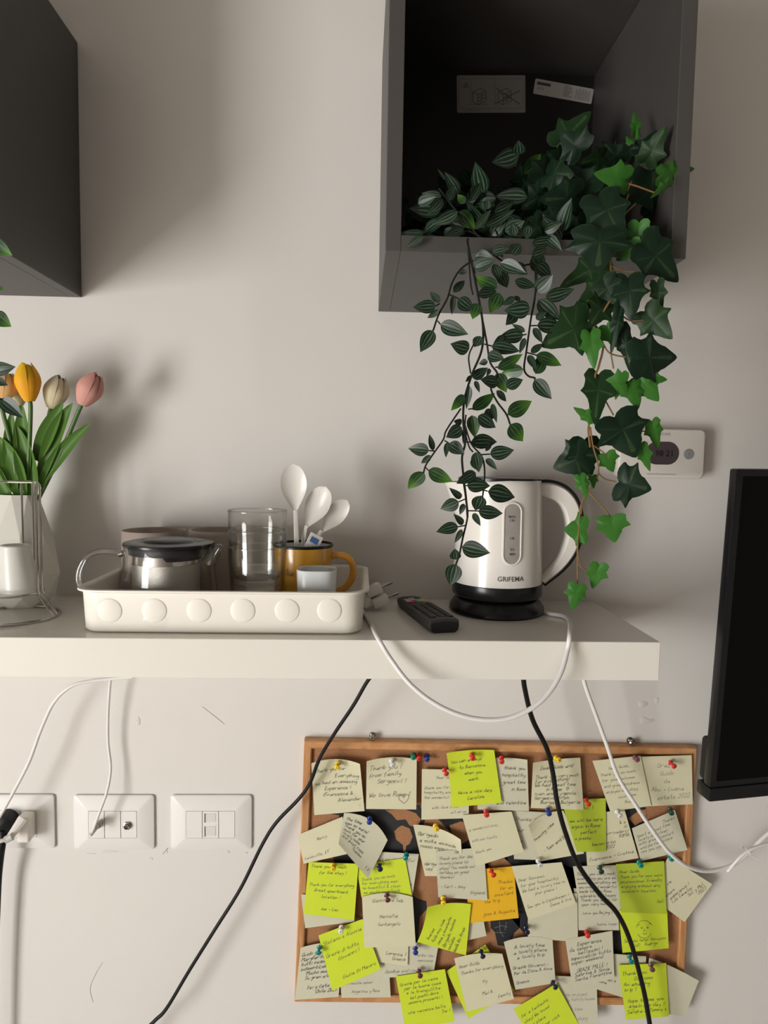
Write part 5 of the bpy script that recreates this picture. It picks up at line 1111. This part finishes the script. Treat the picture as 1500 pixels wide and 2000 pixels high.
for l in ([(440, 310), (545, 385)], [(480, 550), (540, 600), (635, 622)], [(850, 185), (935, 192)], [(370, 685), (480, 800), (585, 920)], [(300, 1200), (320, 1340), (415, 1412)], [(340, 780), (330, 900)]): si([l, 1060, 800, 4.412, .0008])
si([[(830, 880), (760, 1050), (700, 1170)], 1040, 180, 4.412, .0011, .30]); si([[(890, 960), (800, 1050), (740, 1180)], 1040, 180, 4.412, .0010, .30])
si([[(1050, 865), (900, 810), (830, 790)], 1040, 180, 4.412, .0010, .31]); si([[(940, 630), (880, 710), (820, 850)], 1040, 180, 4.412, .0010, .28])
si([[(1010, 50), (900, 150), (760, 290), (720, 420), (690, 520)], 1040, 180, 4.412, .0014, .12])
# heap of foliage inside the cabinet
zf = CZ2+.018
for i in range(160):
    t = lr.random(); x = CX+.022+t*.20; y = -lr.uniform(.05, .30); hmax = .055+.05*t+(.02 if y > -.2 else 0)
    z = zf+lr.uniform(.004, hmax)*(1.25 if y > -.2 else .8)
    a = Vector((x, y, z)); an = lr.uniform(0, 6.28); el = lr.uniform(-.2, 1.0); L = lr.uniform(.024, .042)
    b = a+Vector((math.cos(an)*math.cos(el), math.sin(an)*math.cos(el)*.8, math.sin(el)))*L
    b.x = max(CX+.021, b.x); b.z = max(zf+.003, b.z)
    leafobj(SM['d'][lr.randrange(4)], a, b, L*.55, HP, lr.uniform(-1.2, 1.2))
for i in range(16):
    x = CX+.14+lr.random()*.17; y = -lr.uniform(.08, .28); z = zf+lr.uniform(.02, .13)
    a = Vector((x, y, z)); an = lr.uniform(0, 6.28); el = lr.uniform(-.3, .9); L = lr.uniform(.04, .06)
    b = a+Vector((math.cos(an)*math.cos(el), math.sin(an)*math.cos(el)*.7, math.sin(el)))*L
    b.x = min(CX+CW-.024, max(CX+.021, b.x)); b.z = max(zf+.003, b.z)
    leafobj(IM['d'][lr.randrange(4)], a, b, L*.9, IV, lr.uniform(-.8, .8))
# leaves seen over the front edge (measured)
Z6 = [(590,1030,370,1140,90),(600,1030,745,1180,110,'b'),(700,940,800,765,70),(850,1010,850,915,50),(905,1030,1090,945,95),(1110,540,890,600,130,'d',.2),(1120,540,1115,420,95,'d',.2),(1160,700,1310,530,110,'b',.22),(650,960,590,880,60,'b'),(480,760,420,660,22),(290,1250,150,1335,60),(300,1215,80,1215,50),(300,1230,540,1345,70),(480,1180,620,1290,80),(640,1180,470,1240,70),(740,1180,880,1010,60),(830,1150,1080,1010,80),(940,1250,960,1080,70),(1000,1200,1170,1110,110),(1080,1240,1060,1130,70),(1200,1150,1180,1270,80),(890,1380,1040,1340,80),(740,1420,910,1450,110),(900,1330,760,1290,70),(960,1470,1180,1560,100),(950,1540,1020,1690,90),(900,1480,960,1640,70),(1080,1480,1190,1570,80),(1060,1400,1140,1300,90),(1230,1400,1360,1350,90),(1230,1300,1440,1260,80),(1350,1240,1480,1360,80),(1340,1200,1490,1130,80),(250,960,400,900,80),(450,900,280,870,70),(460,920,330,1050,80),(700,1330,590,1280,60),(500,940,560,800,70)]
for it in Z6:
    q = it if len(it) > 6 else (*it[:5], it[5] if len(it) > 5 else 'd', .295+lr.uniform(0, .03)+(.02 if it[1] > 1350 else 0))
    leaves([q], 760, 180, 4.412, HP, .3, SM)
for l in ([(430, 830), (560, 1000), (760, 1230), (900, 1400), (1050, 1500)], [(680, 1190), (820, 1270), (980, 1420)], [(640, 1260), (700, 1450), (740, 1560)], [(1260, 1500), (1265, 1700)], [(1090, 640), (1120, 540)]):
    stem(l, 760, 180, 4.412, HP, .31, .0011, STEMD)
# hanging plant at the left photo edge
LP = empty('hanging_plant', Vector((P(-30, 440, .31).x, -.2, CZ+.27))); tag(LP, 'striped leaved trailing plant showing only a few leaf tips at the left photo edge', 'plant')
obj('pot', lathe([(.001, 0), (.036, 0), (.045, .055), (.048, .062), (.044, .062), (.001, .048)], -.4468-.1, -.14, CZ+.27, 24), POTM, LP, angle=40)
leaves([(-14, 470, 24, 499, 24, 'b'), (-12, 612, 22, 638, 25, 'b'), (-14, 724, 27, 717, 23), (-10, 742, 14, 752, 14), (2, 779, 42, 815, 25), (-20, 560, 8, 563, 12, 'b'), (-30, 660, -8, 690, 22), (-40, 520, -10, 540, 20)], 0, 0, 1, LP, .325, SM, jit=.003, tip=.006)
obj('stem', tube([Vector((-.5468, -.14, CZ+.33)), Vector((-.51, -.25, CZ+.325)), Vector((-.475, -.306, CZ+.30)), P(-35, 500, .325), P(-20, 540, .325), P(-18, 600, .325), P(-16, 700, .325), P(-6, 770, .325), P(2, 780, .325)], .0012, 6, 5), STEMD, LP)
